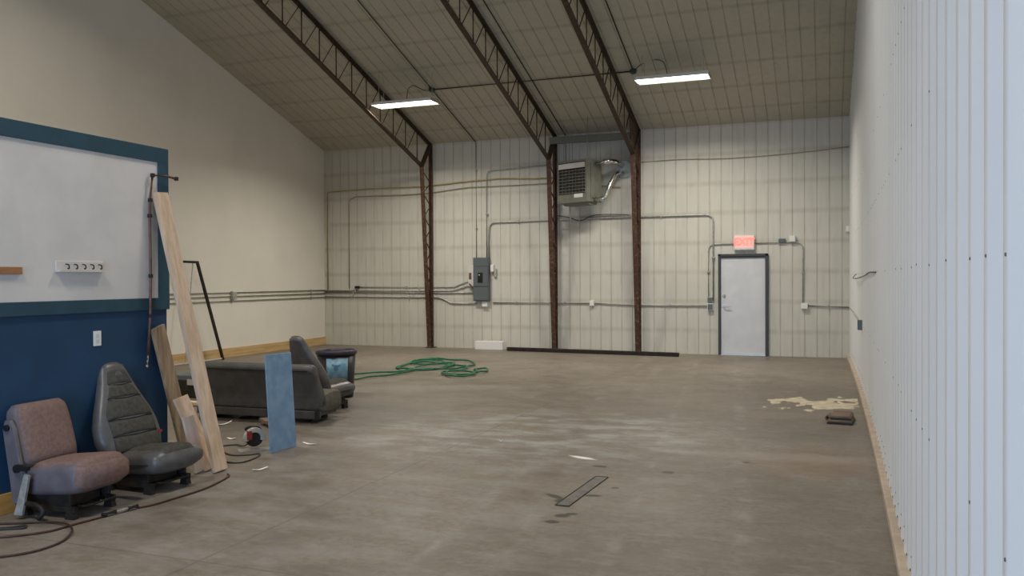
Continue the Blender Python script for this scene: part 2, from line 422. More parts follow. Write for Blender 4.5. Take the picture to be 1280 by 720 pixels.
# front wall with the open overhead door that lets the daylight in
bm = bmesh.new()
box(bm, (XL - .2, YF - .2, 0), (-4.3, YF, ceil_z(YF))); box(bm, (-.2, YF - .2, 0), (XR + .5, YF, ceil_z(YF))); box(bm, (-4.3, YF - .2, 2.15), (-.2, YF, ceil_z(YF)))
struct(link('wall_front', bm, m_left))
# low partition: navy below, white panel above inside teal trims
struct(Box('wall_partition', (XP - .14, -1.0, 0), (XP, YP - .006, HP - .012), m_navy))
struct(Box('wall_partition_panel', (XP, -1.0, 1.45), (XP + .006, 5.64, 2.61), m_lightpaint))
tr = [((XP - .15, -1.0, 2.60), (XP + .022, YP + .008, HP)), ((XP - .15, 5.64, 1.355), (XP + .022, YP + .008, 2.60)), ((XP, -1.0, 1.355), (XP + .022, 5.64, 1.455))]
for i, (a, b) in enumerate(tr): struct(Box('trim_%d' % (i + 1), a, b, m_teal, bevel=.003))
struct(Box('baseboard_partition', (XP, -1.0, 0), (XP + .022, 5.60, .14), m_orange_pine, bevel=.003))
struct(Box('baseboard_left', (XL, 4, 0), (XL + .03, D, .19), m_pine, bevel=.003))
# low painted kerb along the right wall
bm = bmesh.new(); ys = [1.0 + i * .5 for i in range(35)]; ys[-1] = D
A = []
for y in ys:
    xo = right_x(y) - .085; A.append([bm.verts.new((xo, y, 0)), bm.verts.new((xo, y, .055)), bm.verts.new((xo + .008, y, .06)), bm.verts.new((right_x(y) + .02, y, .06)), bm.verts.new((right_x(y) + .02, y, 0))])
for a, b in zip(A, A[1:]):
    for k in range(5): bm.faces.new((a[k], a[(k + 1) % 5], b[(k + 1) % 5], b[k]))
bm.faces.new(A[0]); bm.faces.new(A[-1])
struct(link('baseboard_right', bm, m_curb))
# dark bits where the ribs meet the kerb
bm = bmesh.new(); y = YF
while y < D - .4:
    if y > 1.0: box(bm, (right_x(y) - .032, y + pitch - w * .8, .06), (right_x(y), y + pitch - w * .3, .070))
    y += pitch
struct(link('trim_4', bm, m_oldboard))

# door in the back wall
dr = struct(empty('door_1', ((-2.128 - 1.1325) / 2, D, 0)))
x0, x1 = -2.128 + 1.630, 1.630 - 1.1325
x0, x1 = -.4978, .4978
bm = bmesh.new()
box(bm, (x0, -.07, 0), (x0 + .05, .02, 2.10)); box(bm, (x1 - .05, -.07, 0), (x1, .02, 2.10)); box(bm, (x0, -.07, 2.05), (x1, .02, 2.10))
link('door_frame', bm, m_frame, dr, bevel=.004)
Box('door_slab', (x0 + .055, -.03, .02), (x1 - .055, .015, 2.04), m_door, dr, bevel=.003)
Box('threshold', (x0 + .05, -.09, 0), (x1 - .05, .01, .018), m_alu, dr, bevel=.003)
bm = bmesh.new(); disc(bm, (x0 + .12, -.028, 1.02), (0, -1, 0), .034, .012); tube(bm, [(x0 + .12, -.03, 1.02), (x0 + .12, -.075, 1.02), (x0 + .13, -.085, 1.02), (x0 + .25, -.085, 1.01)], .011)
link('door_handle', bm, m_alu, dr, smooth=False)
bm = bmesh.new(); disc(bm, (x0 + .12, -.028, 1.24), (0, -1, 0), .032, .022, 16, .026); box(bm, (x0 + .113, -.062, 1.222), (x0 + .127, -.05, 1.258))
link('deadbolt', bm, m_steel, dr)
Box('door_sweep', (x0 + .06, -.036, .02), (x1 - .06, -.03, .055), m_alu, dr)
Box('drip_cap', (x0 + .05, -.05, 2.015), (x1 - .05, -.03, 2.05), m_frame, dr)

# ================================================================== STEEL FRAMES
def steel_frame(x, label, base, knee, rd):
    """x position, column depth at base and knee, rafter depth"""
    r = empty('steel_truss', (x, D, 0), 0, label, 'steel truss', 'tapered steel frames against the back wall')
    fw = .10
    y_out = -.085; y_bi = -.08 - base; zk = H - .60; y_ki = -.06 - knee
    # all in local coordinates, D at y = 0
    def cz(y): return H + S * (-y)
    bm = bmesh.new(); box(bm, (-fw / 2, y_out - .012, 0), (fw / 2, y_out, H - .02)); box(bm, (-.008, y_out - .06, 0), (.008, y_out - .012, H - .02))
    link('outer_flange', bm, m_rust, r)
    bm = bmesh.new(); bar(bm, (0, y_bi, 0), (0, y_ki, zk), fw, .014, (0, 1, 0)); bar(bm, (0, y_bi + .03, 0), (0, y_ki + .03, zk), .016, .06, (0, 1, 0))
    link('inner_flange', bm, m_rust, r)
    # web of bent round rod
    n = 15
    for i in range(n):
        z0, z1 = .12 + (zk - .2) * i / n, .12 + (zk - .2) * (i + 1) / n
        yi = lambda z: y_bi + (y_ki - y_bi) * z / zk + .02
        a, b = ((0, y_out - .02, z0), (0, yi(z1), z1)) if i % 2 == 0 else ((0, yi(z0), z0), (0, y_out - .02, z1))
        Tube('web_rod', [a, b], .014, m_rust, r, 6)
    Box('base_plate', (-.10, y_bi - .03, 0), (.10, -.005, .015), m_rust_dark, r)
    # rafter chords
    run = D - YR
    bm = bmesh.new(); p, q = Vector((0, y_out, H - .02 - .02)), Vector((0, -run, cz(-run) - .03))
    bar(bm, p, q, .095, .014); off = Vector((0, 0, -.035)); bar(bm, p + off, q + off, .016, .06)
    link('top_chord', bm, m_rust_dark, r)
    bm = bmesh.new(); p2, q2 = Vector((0, y_ki, zk)), Vector((0, -run, cz(-run) - rd - .03))
    bar(bm, p2, q2, fw, .014); off = Vector((0, 0, .035)); bar(bm, p2 + off, q2 + off, .016, .06)
    link('bottom_chord', bm, m_rust_dark, r)
    bm = bmesh.new(); bar(bm, (0, y_ki, zk), (0, y_out - .03, H - .05), .09, .05, (0, 1, 0)); link('knee_strut', bm, m_rust_dark, r)
    if x > -4.5:   # solid gusset at the knee of the right-hand frame
        bm = bmesh.new(); prism(bm, [(y_out - .02, H - .9), (y_out - .02, H - .06), (y_ki - .35, cz(y_ki - .35) - .2), (y_ki, zk)], -.006, .006, 'yz'); link('knee_plate', bm, m_rust, r)
    # rafter web: uprights and diagonals
    L = run - knee - .2; n = int(L / .56)
    bot = lambda y: p2.z + (q2.z - p2.z) * (y - p2.y) / (q2.y - p2.y) + .02
    for i in range(n):
        y = y_ki - .22 - .56 * i
        Tube('web_upright', [(0, y, bot(y)), (0, y, cz(y) - .05)], .013, m_rust_dark, r, 6)
        Tube('web_diagonal', [(0, y - .50, bot(y - .50)), (0, y - .05, cz(y - .05) - .05)], .011, m_rust_dark, r, 6)
    return r
steel_frame(-8.73, 'leftmost rusty steel column and open-web rafter frame on the back wall', .12, .50, .66)
steel_frame(-5.665, 'rusty steel column and open-web rafter frame just left of the hanging heater', .13, .50, .58)
steel_frame(-3.79, 'rightmost rusty steel column and rafter frame, between heater and door', .14, .60, .50)
bm = bmesh.new(); prism(bm, [(D - .36, 4.56), (D - .36, 4.71), (D - .30, 4.71), (D - .30, 4.70), (D - .35, 4.70), (D - .35, 4.57), (D - .30, 4.57), (D - .30, 4.56)], -5.70, -3.84, 'yz')
tag(link('channel_beam', bm, m_beam), 'grey green steel channel spanning the two frames above the heater', 'beam')

# ================================================================== CONDUITS AND PIPES
yb = D - .022
def run_pipe(name, pts, r, mat, label, cat, corners=.12, group=None, y=yb, clips=0):
    P = [(a, y, b) if len((a, b)) == 2 else None for a, b in pts]
    root = Tube(name, P, r, mat, corners=corners, seg=8)
    tag(root, label, cat, group)
    if clips:
        P = [Vector(p) for p in P]; 
        for a, b in zip(P, P[1:]):
            L = (b - a).length; k = int(L / clips)
            for i in range(k):
                c = a + (b - a) * ((i + .5) / max(k, 1)); d = (b - a).normalized()
                bm = bmesh.new(); s = r + .006
                if abs(d.x) > abs(d.z): box(bm, (c.x - .012, c.y - s, c.z - s - .012), (c.x + .012, D - .004, c.z + s + .012))
                else: box(bm, (c.x - s - .012, c.y - s, c.z - .012), (c.x + s + .012, D - .004, c.z + .012))
                link('pipe_strap', bm, m_steel, root)
    return root
GC = 'metal conduits on the back wall'
run_pipe('yellow_pipe', [(-11.58, 1.36), (-11.58, 3.77), (-10.4, 3.80), (-8.9, 3.80), (-8.0, 3.86), (-7.0, 3.90), (-6.2, 3.86), (-5.6, 3.86)], .013, m_yellow, 'upper yellow pipe rising beside the left corner and running right to the middle column', 'pipe', .06, 'yellow pipes on the back wall', yb - .02)
run_pipe('yellow_pipe', [(-10.98, 1.40), (-10.98, 3.55), (-10.8, 3.63), (-9.5, 3.62), (-8.8, 3.64), (-7.8, 3.73), (-6.6, 3.73), (-5.6, 3.74), (-4.5, 3.62), (-4.2, 3.58)], .010, m_yellow2, 'lower thinner dull yellow pipe just below the upper yellow pipe', 'pipe', .06, 'yellow pipes on the back wall', yb - .01)
run_pipe('conduit', [(-7.33, 2.10), (-7.33, 4.09), (-5.75, 4.15)], .013, m_steel, 'tall conduit rising from the breaker panel and bending right below the eave', 'conduit', .15, GC, yb - .028, 1.1)
run_pipe('conduit', [(-7.28, 2.09), (-7.28, 2.90), (-4.4, 2.93), (-2.23, 2.93), (-2.23, 1.14)], .017, m_steel, 'conduit arching from the breaker panel top across the heater to beside the door', 'conduit', .16, GC, yb - .012, 1.2)
run_pipe('conduit', [(-11.68, 1.33), (-8.2, 1.33), (-7.85, 1.44), (-7.72, 1.47)], .017, m_steel, 'upper one of the three long conduits left of the breaker panel', 'conduit', .1, GC, yb, 1.3)
run_pipe('conduit', [(-11.68, 1.285), (-8.4, 1.285), (-7.66, 1.29)], .017, m_steel, 'middle one of the three long conduits left of the breaker panel', 'conduit', .1, GC, yb, 1.3)
run_pipe('conduit', [(-11.68, 1.18), (-8.55, 1.18), (-8.35, 1.10), (-8.25, 1.04), (-7.6, 1.04)], .017, m_steel, 'lowest long conduit dipping under the breaker panel from the left', 'conduit', .1, GC, yb, 1.3)
run_pipe('conduit', [(-10.70, 1.42), (-8.15, 1.42), (-7.98, 1.50), (-7.78, 1.56)], .012, m_steel, 'short thin conduit from a black box towards the breaker panel', 'conduit', .1, GC, yb, 1.3)
run_pipe('conduit', [(-7.20, 1.06), (-4.90, 1.06)], .014, m_steel, 'low conduit between the breaker panel and the box between the columns', 'conduit', .1, GC, yb, .9)
run_pipe('conduit', [(-4.79, 1.06), (-3.95, 1.03), (-2.33, 1.02)], .014, m_steel, 'low conduit from the box between the columns to the switch left of the door', 'conduit', .1, GC, yb, .9)
run_pipe('conduit', [(-2.33, 1.16), (-2.33, 2.31), (-1.82, 2.31)], .012, m_steel, 'conduit rising left of the door and bending right to the exit sign', 'conduit', .14, GC, yb, .8)
run_pipe('conduit', [(-1.39, 2.315), (-.46, 2.315), (-.46, 1.08)], .012, m_steel, 'conduit from the exit sign bending down right of the door', 'conduit', .14, GC, yb, .8)
run_pipe('conduit', [(-.39, 1.04), (.405, 1.01)], .015, m_steel, 'short low conduit between the right outlet box and the right corner', 'conduit', .1, GC, yb, .5)
run_pipe('yellow_pipe', [(-3.80, 4.10), (-3.0, 4.12), (-1.9, 4.08), (-1.0, 4.10), (-.2, 4.14), (.41, 4.19)], .008, m_yellow2, 'thin yellow line sagging high on the wall above the door', 'pipe', .3, 'yellow pipes on the back wall', yb)
run_pipe('conduit', [(-5.44, 4.78), (-5.44, 4.0)], .012, m_steel, 'short vertical conduit dropping from the eave behind the heater', 'conduit', .1, GC, yb)
run_pipe('conduit', [(-7.60, 4.78), (-7.60, 2.10)], .010, m_steel, 'thin straight vertical conduit from the eave down to the breaker panel', 'conduit', .1, GC, yb, 1.2)
# loose cable hung between the middle columns
Tube('sagging_cable', [(-5.7, yb - .02, 3.02), (-5.35, yb - .03, 2.96), (-5.1, yb - .03, 2.88), (-4.8, yb - .03, 2.99), (-4.4, yb - .02, 3.0), (-4.0, yb - .02, 2.97)], .008, m_blackcord, curve=5)
tag(bpy.data.objects['sagging_cable'], 'dark cable sagging along the wall under the heater', 'cable')
# left wall: three conduits with a coupling
xl = XL + .022
for z, lab in ((1.345, 'top one of three parallel conduits on the cream left wall'), (1.265, 'middle one of three parallel conduits on the cream left wall'), (1.17, 'lowest of three parallel conduits on the cream left wall')):
    o = Tube('conduit', [(xl, 9.0, z), (xl, D - .04, z)], .015, m_steel, seg=8); tag(o, lab, 'conduit', 'conduits on the left wall')
    for y in (11.2, 14.5, 17.4): Box('pipe_strap', (XL, y - .015, z - .03), (XL + .042, y + .015, z + .03), m_steel, o)
Box('conduit_coupling', (XL, 14.46, 1.20), (XL + .07, 14.60, 1.36), m_steel, bevel=.006)
tag(bpy.data.objects['conduit_coupling'], 'small metal pull box joining the conduits on the left wall', 'junction box')
# ceiling conduits
def ceil_run(x, y0, y1, label, dx=0):
    P = [(x, y0, ceil_z(y0) - .03), (x + dx, y1, ceil_z(y1) - .03)]
    o = Tube('conduit', P, .012, m_dark, seg=8); tag(o, label, 'conduit', 'conduits on the ceiling'); return o
ceil_run(-7.62, D - .04, 9, 'leftmost ceiling conduit, running up the slope past the left lamp')
ceil_run(-5.44, D - .04, 9, 'ceiling conduit running up the slope just right of the middle rafter')
ceil_run(-3.42, 15.7, 9, 'ceiling conduit running up the slope from the right lamp')
yc = 15.74
o = Tube('conduit', [(-7.58, yc, ceil_z(yc) - .03), (-3.46, yc, ceil_z(yc) - .03)], .014, m_dark); tag(o, 'ceiling conduit running crosswise between the two lamps', 'conduit', 'conduits on the ceiling')
for x, lab in ((-7.62, 'dark ceiling junction box beside the left lamp'), (-3.42, 'dark ceiling junction box beside the right lamp')):
    z = ceil_z(yc)
    bm = bmesh.new(); disc(bm, (x, yc, z - .01), (0, -.3, -1), .065, .05, 8); disc(bm, (x, yc - .015, z - .055), (0, -.3, -1), .045, .02, 8)
    tag(link('junction_box', bm, m_frame), lab, 'junction box', 'ceiling junction boxes')

# ================================================================== HIGH BAY LAMPS
def lamp(x0, x1, y, z, label, chains=True, cord=None):
    r = empty('high_bay_lamp', ((x0 + x1) / 2, y, z), 0, label, 'ceiling lamp', 'high bay lamps')
    h = (x1 - x0) / 2; wd = .22
    bm = bmesh.new()
    pr = [(-wd, -.0), (-wd * .92, .05), (-.06, .075), (.06, .075), (wd * .92, .05), (wd, 0), (wd - .008, 0), (wd * .86, .04), (0, .055), (-wd * .86, .04), (-wd + .008, 0)]
    prism(bm, pr, -h, h, 'yz'); box(bm, (-h, -.06, .07), (h, .06, .10))
    link('reflector', bm, m_white, r)
    for e in (-1, 1): Box('end_cap', (e * h - .006, -wd, 0), (e * h + .006, wd, .075), m_alu, r)
    for k in range(4):
        yy = -.15 + .10 * k
        Tube('lamp_tube', [(-h + .03, yy, .016), (h - .03, yy, .016)], .0165, m_tube, r, 10)
    if chains:
        for e in (-1, 1):
            for yy in (-.10, .10):
                zt = ceil_z(y + yy) - z
                bm = bmesh.new(); n = int((zt - .1) / .045)
                for i in range(n):
                    a = (e * (h - .12), yy, .1 + (zt - .1) * i / n); b = (e * (h - .12), yy, .1 + (zt - .1) * (i + 1) / n)
                    bar(bm, a, b, .010 if i % 2 else .004, .004 if i % 2 else .010, (0, 1, 0))
                link('hanging_chain', bm, m_steel, r)
    if cord:
        P = [Vector(c) - Vector(r.location) for c in cord]
        Tube('power_cord', P, .007, m_blackcord, r, 6, curve=6)
    L = bpy.data.lights.new('lamp_light', 'AREA'); L.shape = 'RECTANGLE'; L.size = 2 * h; L.size_y = .3; L.energy = LAMP_W; L.color = LAMP_COL; L.spread = math.radians(150)
    lo = bpy.data.objects.new('lamp_light', L); C.objects.link(lo); lo.parent = r; lo.location = (0, 0, -.012)
    return r
lamp(-8.58, -7.25, 15.12, 5.10, 'lit fluorescent high bay lamp hanging in front of the leftmost rafter', cord=[(-7.62, yc, ceil_z(yc) - .05), (-7.68, 15.45, 5.45), (-7.78, 15.25, 5.50), (-7.86, 15.15, 5.42), (-7.88, 15.12, 5.20)])
lamp(-3.29, -1.97, 15.42, 5.21, 'lit fluorescent high bay lamp hanging right of the rightmost rafter', cord=[(-3.42, yc, ceil_z(yc) - .05), (-3.25, 15.6, 5.58), (-3.0, 15.5, 5.62), (-2.8, 15.45, 5.55), (-2.72, 15.42, 5.31)])
lamp(-8.3, -7.0, 7.8, 7.5, 'fluorescent high bay lamp in the next row, left', chains=False)
lamp(-3.28, -2.03, 7.8, 7.5, 'fluorescent high bay lamp in the next row, right', chains=False)
lamp(-4.45, -3.15, 1.3, 6.1, 'fluorescent high bay lamp above the camera position', chains=False)
lamp(-9.4, -8.1, 2.2, 6.1, 'fluorescent high bay lamp behind the partition', chains=False)  # added out of view to brighten the near left wall

# ================================================================== BREAKER PANEL, BOXES, SIGN
r = empty('breaker_panel', (-7.45, D, 1.60), 0, 'tall grey electrical breaker panel on the back wall between columns', 'electrical panel')
Box('enclosure', (-.19, -.13, -.50), (.19, -.008, .50), m_greybox, r, bevel=.006)
Box('top_cover', (-.18, -.142, .30), (.18, -.13, .48), m_greybox, r, bevel=.003)
Box('panel_door', (-.18, -.145, -.16), (.18, -.13, .285), m_greybox, r, bevel=.003)
Box('bottom_cover', (-.18, -.142, -.48), (.18, -.13, -.18), m_greybox, r, bevel=.003)
br = Box('breaker_window', (-.07, -.152, -.08), (.055, -.145, .15), m_black, r)
bm = bmesh.new(); box(bm, (-.04, -.165, -.04), (-.005, -.152, .10)); link('main_breaker', bm, m_dark, br)
Box('breaker_marker', (-.04, -.168, .09), (-.01, -.165, .11), m_white, br)
bm = bmesh.new(); box(bm, (-.33, -.09, -.16), (-.20, -.008, .33)); o = link('wiring_box', bm, m_lightpaint, bevel=.004); o.location = (-7.45, D, 1.60)
o = tag(o, 'open pale wiring box beside the left edge of the breaker panel', 'wiring box')
Box('terminal_block', (-.31, -.10, .0), (-.25, -.09, .15), m_brownpipe, o)
Tube('wiring_loom', [(-.30, -.1, -.10), (-.24, -.105, -.16), (-.20, -.10, -.22)], .018, m_brownpipe, o, curve=4)
def wallbox(x, z, w, h, dep, mat, label, face=None, cat='outlet box', name='outlet_box'):
    o = Box(name, (x - w / 2, D - dep, z - h / 2), (x + w / 2, D - .003, z + h / 2), mat, bevel=.005); tag(o, label, cat)
    if face: Box('cover_plate', (x - w * .42, D - dep - .006, z - h * .42), (x + w * .42, D - dep, z + h * .42), face, o, bevel=.002)
    return o
wallbox(-7.19, 1.85, .075, .16, .09, m_white, 'small white switch box on the right edge of the breaker panel', m_white, 'switch', 'switch_box')
wallbox(-7.13, 1.74, .06, .20, .05, m_steel, 'narrow grey box just right of the breaker panel', m_steel)
wallbox(-7.38, 1.03, .13, .13, .08, m_white, 'square white box directly beneath the breaker panel', m_white)
wallbox(-4.845, 1.06, .10, .12, .06, m_white, 'small white outlet box between the two right-hand columns', m_white)
wallbox(-10.76, 1.42, .12, .06, .06, m_black, 'small black box at the end of a thin conduit on the far left', m_black)
wallbox(-2.30, 1.15, .10, .11, .06, m_steel, 'grey switch box left of the door, above a white box', m_greybox, 'switch', 'switch_box')
wallbox(-2.29, 1.00, .12, .14, .07, m_white, 'white outlet box left of the door, below a grey box', m_greybox)
wallbox(-.43, 1.03, .13, .12, .07, m_white, 'white outlet box on the wall right of the door', m_white)
wallbox(-.86, 2.355, .13, .08, .06, m_greybox, 'small grey box on the conduit right of the exit sign', m_greybox, 'junction box', 'junction_box')
wallbox(-.66, 2.39, .12, .13, .08, m_white, 'small white sensor box right of the exit sign', m_white, 'sensor', 'sensor_box')
wallbox(.38, 2.56, .07, .12, .06, m_white, 'little white box high in the right corner', m_white)
r = empty('exit_sign', (-1.60, D, 2.33), 0, 'lit red exit sign on the wall above the grey door', 'exit sign')
Box('housing', (-.20, -.075, -.14), (.20, -.008, .15), m_white, r, bevel=.008)
Box('sign_face', (-.175, -.08, -.105), (.175, -.075, .13), m_exit_face, r)
cu = bpy.data.curves.new('exit_text', 'FONT'); cu.body = 'EXIT'; cu.size = .20; cu.extrude = .003; cu.align_x = 'CENTER'; cu.align_y = 'CENTER'; cu.offset = .008
tmp = bpy.data.objects.new('exit_text', cu); C.objects.link(tmp)
bpy.context.view_layer.update()
me = bpy.data.meshes.new_from_object(tmp.evaluated_get(bpy.context.evaluated_depsgraph_get()))
bpy.data.objects.remove(tmp)
o = bpy.data.objects.new('sign_letters', me); C.objects.link(o); o.parent = r; o.location = (0, -.083, .012); o.rotation_euler = (PI / 2, 0, 0)
me.materials.clear(); me.materials.append(m_exit_text)
Box('bottom_ledge', (-.205, -.08, -.155), (.205, -.008, -.14), m_steel, r)

# ================================================================== UNIT HEATER
rz = -math.radians(25)
r = empty('unit_heater', (-4.72, 17.20, 3.23), rz, 'grey green gas unit heater with louvered front hanging between the middle and right columns', 'heater')
W_, Dp, Hh = .84, .46, .90          # local: front face on y=0, from x=-W to 0, body to +y
bm = bmesh.new(); t_ = .05
box(bm, (-W_, .03, 0), (0, Dp, Hh))
link('casing', bm, m_heater, r, bevel=.01)
bm = bmesh.new()
box(bm, (-W_, -.02, 0), (-W_ + .03, .03, Hh)); box(bm, (-.05, -.02, 0), (0, .03, Hh)); box(bm, (-W_ + .03, -.02, Hh - .04), (-.05, .03, Hh)); box(bm, (-W_ + .03, -.02, 0), (-.05, .03, .18))
link('front_frame', bm, m_heater, r)
Box('grille_back', (-W_ + .03, .02, .18), (-.05, .034, Hh - .04), m_black, r)
Box('top_louver', (-W_ + .04, -.03, Hh - .17), (-.06, -.015, Hh - .06), m_lightpaint, r, bevel=.003)
for k in range(8):
    z = .21 + k * .067
    bm = bmesh.new(); box(bm, (-W_ + .03, -.012, -.006), (-.05, .014, .006)); bmesh.ops.transform(bm, matrix=Matrix.Translation((0, 0, z)) , verts=bm.verts)
    link('louver', bm, m_heater, r)
for k in range(7):
    x = -W_ + .12 + k * .095; Box('grille_bar', (x - .005, .012, .18), (x + .005, .02, Hh - .04), m_heater, r)
Box('rating_plate', (-.36, -.026, .10), (-.12, -.02, .18), m_white, r)
Box('side_panel', (0, .10, .08), (.012, .40, Hh - .08), m_heater, r, bevel=.003)
bm = bmesh.new(); prism(bm, [(0, 0), (Dp - .1, 0), (Dp - .1, -.05), (.1, -.05)], -W_ + .1, -.05, 'yz'); link('drip_pan', bm, m_heater, r)
for x in (-W_ + .08, -.08):
    for y in (.10, .38):
        loc = Vector((x, y, 0)); wp = Matrix.Rotation(rz, 3, 'Z') @ loc + Vector((-4.72, 17.20, 0))
        Tube('hanging_rod', [(x, y, Hh), (x, y, ceil_z(wp.y) - 3.23 - .01)], .006, m_steel, r, 6)
Tube('gas_drop', [(-.75, .3, 0), (-.75, .3, -.28), (-.72, .3, -.40)], .014, m_steel, r, corners=.03)
# shiny flue pipes to the wall
ft = lambda *P: [Vector(p) for p in P]
o = Tube('flue_pipe', [(-4.58, 17.42, 4.04), (-4.34, 17.42, 4.08), (-4.20, 17.55, 4.08), (-4.16, D - .03, 4.06)], .055, m_chrome, seg=16, corners=.08)
tag(o, 'short shiny flue pipe from the heater top to the wall', 'flue pipe')
o = Tube('flue_pipe', [(-4.60, 17.38, 3.30), (-4.40, 17.38, 3.28), (-4.32, 17.45, 3.55), (-4.20, 17.62, 3.86), (-4.15, D - .03, 3.88)], .05, m_chrome, seg=16, corners=.1)
tag(o, 'long shiny bent flue pipe right of the heater, running from its base to the wall', 'flue pipe')
for z0 in (3.72,):
    pass
bm = bmesh.new(); disc(bm, (-4.13, D - .02, 3.97), (0, 1, 0), .19, .012, 24, .20); tag(link('wall_thimble', bm, m_steel), 'round metal wall collar where the flue pipes enter the wall', 'flue collar')

# ================================================================== RIGHT WALL BITS
o = Box('outlet_box', (right_x(12.9) - .09, 12.8, .86), (right_x(12.9) - .025, 12.92, 1.0), m_greybox, bevel=.005); tag(o, 'small dark grey outlet box on the white ribbed right wall', 'outlet box')
Tube('conduit', [(.41, D - .03, 1.01), (right_x(16) - .045, 16.4, 1.0), (right_x(14) - .05, 14.2, .97), (right_x(13) - .05, 12.93, .95)], .012, m_steel, curve=4)
tag(bpy.data.objects['conduit.%03d' % (len([x for x in bpy.data.objects if x.name.startswith('conduit') and x.name[7:8] in ('', '.')]) - 1)], 'flexible conduit running along the right wall to the grey outlet box', 'conduit')
Tube('wall_hook', [(right_x(14.5) - .03, 14.9, 1.66), (right_x(14.5) - .09, 14.7, 1.60), (right_x(14) - .10, 13.6, 1.585), (right_x(13) - .07, 12.4, 1.60), (right_x(12) - .05, 11.2, 1.63), (right_x(11) - .06, 10.0, 1.655), (right_x(10) - .04, 8.9, 1.65)], .007, m_blackcord, curve=5)
tag(bpy.data.objects['wall_hook'], 'thin dark wire stretched along the white ribbed right wall', 'wire')

# ================================================================== PARTITION BITS
r = empty('wall_outlet', (XP, 5.0, 1.155), 0, 'white outlet plate on the navy partition wall', 'outlet')
Box('cover_plate', (0, -.036, -.058), (.007, .036, .058), m_white, r, bevel=.002)
for z in (-.022, .022): Box('socket', (.007, -.016, z - .014), (.009, .016, z + .014), m_lightpaint, r, bevel=.001)
r = empty('key_rack', (XP + .006, 4.83, 1.715), 0, 'pale strip with five small dark hooks on the white panel', 'key rack')
Box('backboard', (0, -.21, -.037), (.012, .22, .035), m_lightpaint, r, bevel=.003)
Box('bottom_lip', (.0, -.21, -.045), (.05, .22, -.037), m_lightpaint, r)
for k in range(5):
    y = -.125 + k * .075
    Tube('hook', [(.012, y, .012), (.04, y, .006), (.046, y, -.010), (.042, y, -.022), (.03, y, -.020)], .005, m_dark, r, 6, curve=3)
o = Box('wood_cleat', (XP + .006, 3.9, 1.65), (XP + .03, 4.335, 1.70), m_cleat, bevel=.003); tag(o, 'short orange brown wooden cleat on the white panel at the left edge', 'wooden cleat')
r = empty('hanging_rod', (XP + .04, 5.5, 0), 0, 'thin brown pipe with dark couplings hanging down the partition end', 'pipe')
P = [(0, .05, 2.48), (.0, .02, 2.28), (0, .015, 2.16), (0, .02, 1.64), (0, .01, 1.30), (0, -.02, .98)]
Tube('rod', P, .011, m_brownpipe, r)
Tube('rod_arm', [(0, .05, 2.48), (.03, .17, 2.485), (.03, .30, 2.475)], .010, m_brownpipe, r)
for p in ((0, .05, 2.48), (0, .022, 2.27), (0, .015, 2.14), (0, .02, 1.64), (0, .01, 1.31), (.03, .29, 2.475)):
    bm = bmesh.new(); disc(bm, (p[0], p[1], p[2] - .015), (0, 0, 1), .019, .03, 12); link('coupling', bm, m_black, r)
bm = bmesh.new()
for i in range(4): bar(bm, (0, -.02 - .003 * i, .98 - .018 * i), (0, -.023 - .003 * i, .962 - .018 * i), .014 if i % 2 else .005, .005 if i % 2 else .014, (0, 1, 0))
bmesh.ops.create_uvsphere(bm, u_segments=10, v_segments=6, radius=.016, matrix=Matrix.Translation((0, -.035, .895)))
link('end_chain', bm, m_chrome, r)

# ================================================================== LUMBER
def plank(name, p, q, w, th, face, mat, label, group='boards leaning by the partition end', cat='board'):
    """p, q ends; face = direction the wide side faces"""
    p, q = Vector(p), Vector(q); d = (q - p).normalized(); f = Vector(face); f = (f - d * f.dot(d)).normalized(); s = d.cross(f)
    bm = bmesh.new(); vs = []
    for e in (p, q):
        for a, b in ((-1, -1), (1, -1), (1, 1), (-1, 1)): vs.append(bm.verts.new(e + s * a * w / 2 + f * b * th / 2))
    bm.faces.new(vs[0:4]); bm.faces.new(vs[4:8])
    for i in range(4): bm.faces.new((vs[i], vs[(i + 1) % 4], vs[4 + (i + 1) % 4], vs[4 + i]))
    zmin = min(v.co.z for v in bm.verts)
    if zmin < .002: bmesh.ops.translate(bm, vec=(0, 0, .002 - zmin), verts=bm.verts)
    return tag(link(name, bm, mat, bevel=.003), label, cat, group)
plank('lumber_board', (-4.76, 5.74, 0), (-5.255, 5.615, 2.33), .15, .038, (1, 0, .2), m_board, 'longest pale board leaning against the partition end', )
plank('lumber_board', (-5.25, 5.93, 0), (-5.262, 5.58, 1.19), .15, .030, (1, 0, .2), m_board2, 'shorter brown mottled board leaning left of the long pale board')
plank('lumber_board', (-4.87, 5.77, 0), (-5.12, 5.68, .60), .17, .020, (1, 0, .3), m_board, 'short pale board low behind the tall grey seat, under the long board')
plank('lumber_board', (-4.895, 5.66, 0), (-5.0, 5.63, .46), .13, .020, (1, 0, .2), m_board3, 'shortest whitish board, lowest among the leaning boards')
plank('iron_bar', (-4.98, 6.02, 0), (-5.14, 5.90, .62), .03, .012, (1, 0, .2), m_dark, 'thin dark iron bar between the leaning boards', cat='bar')

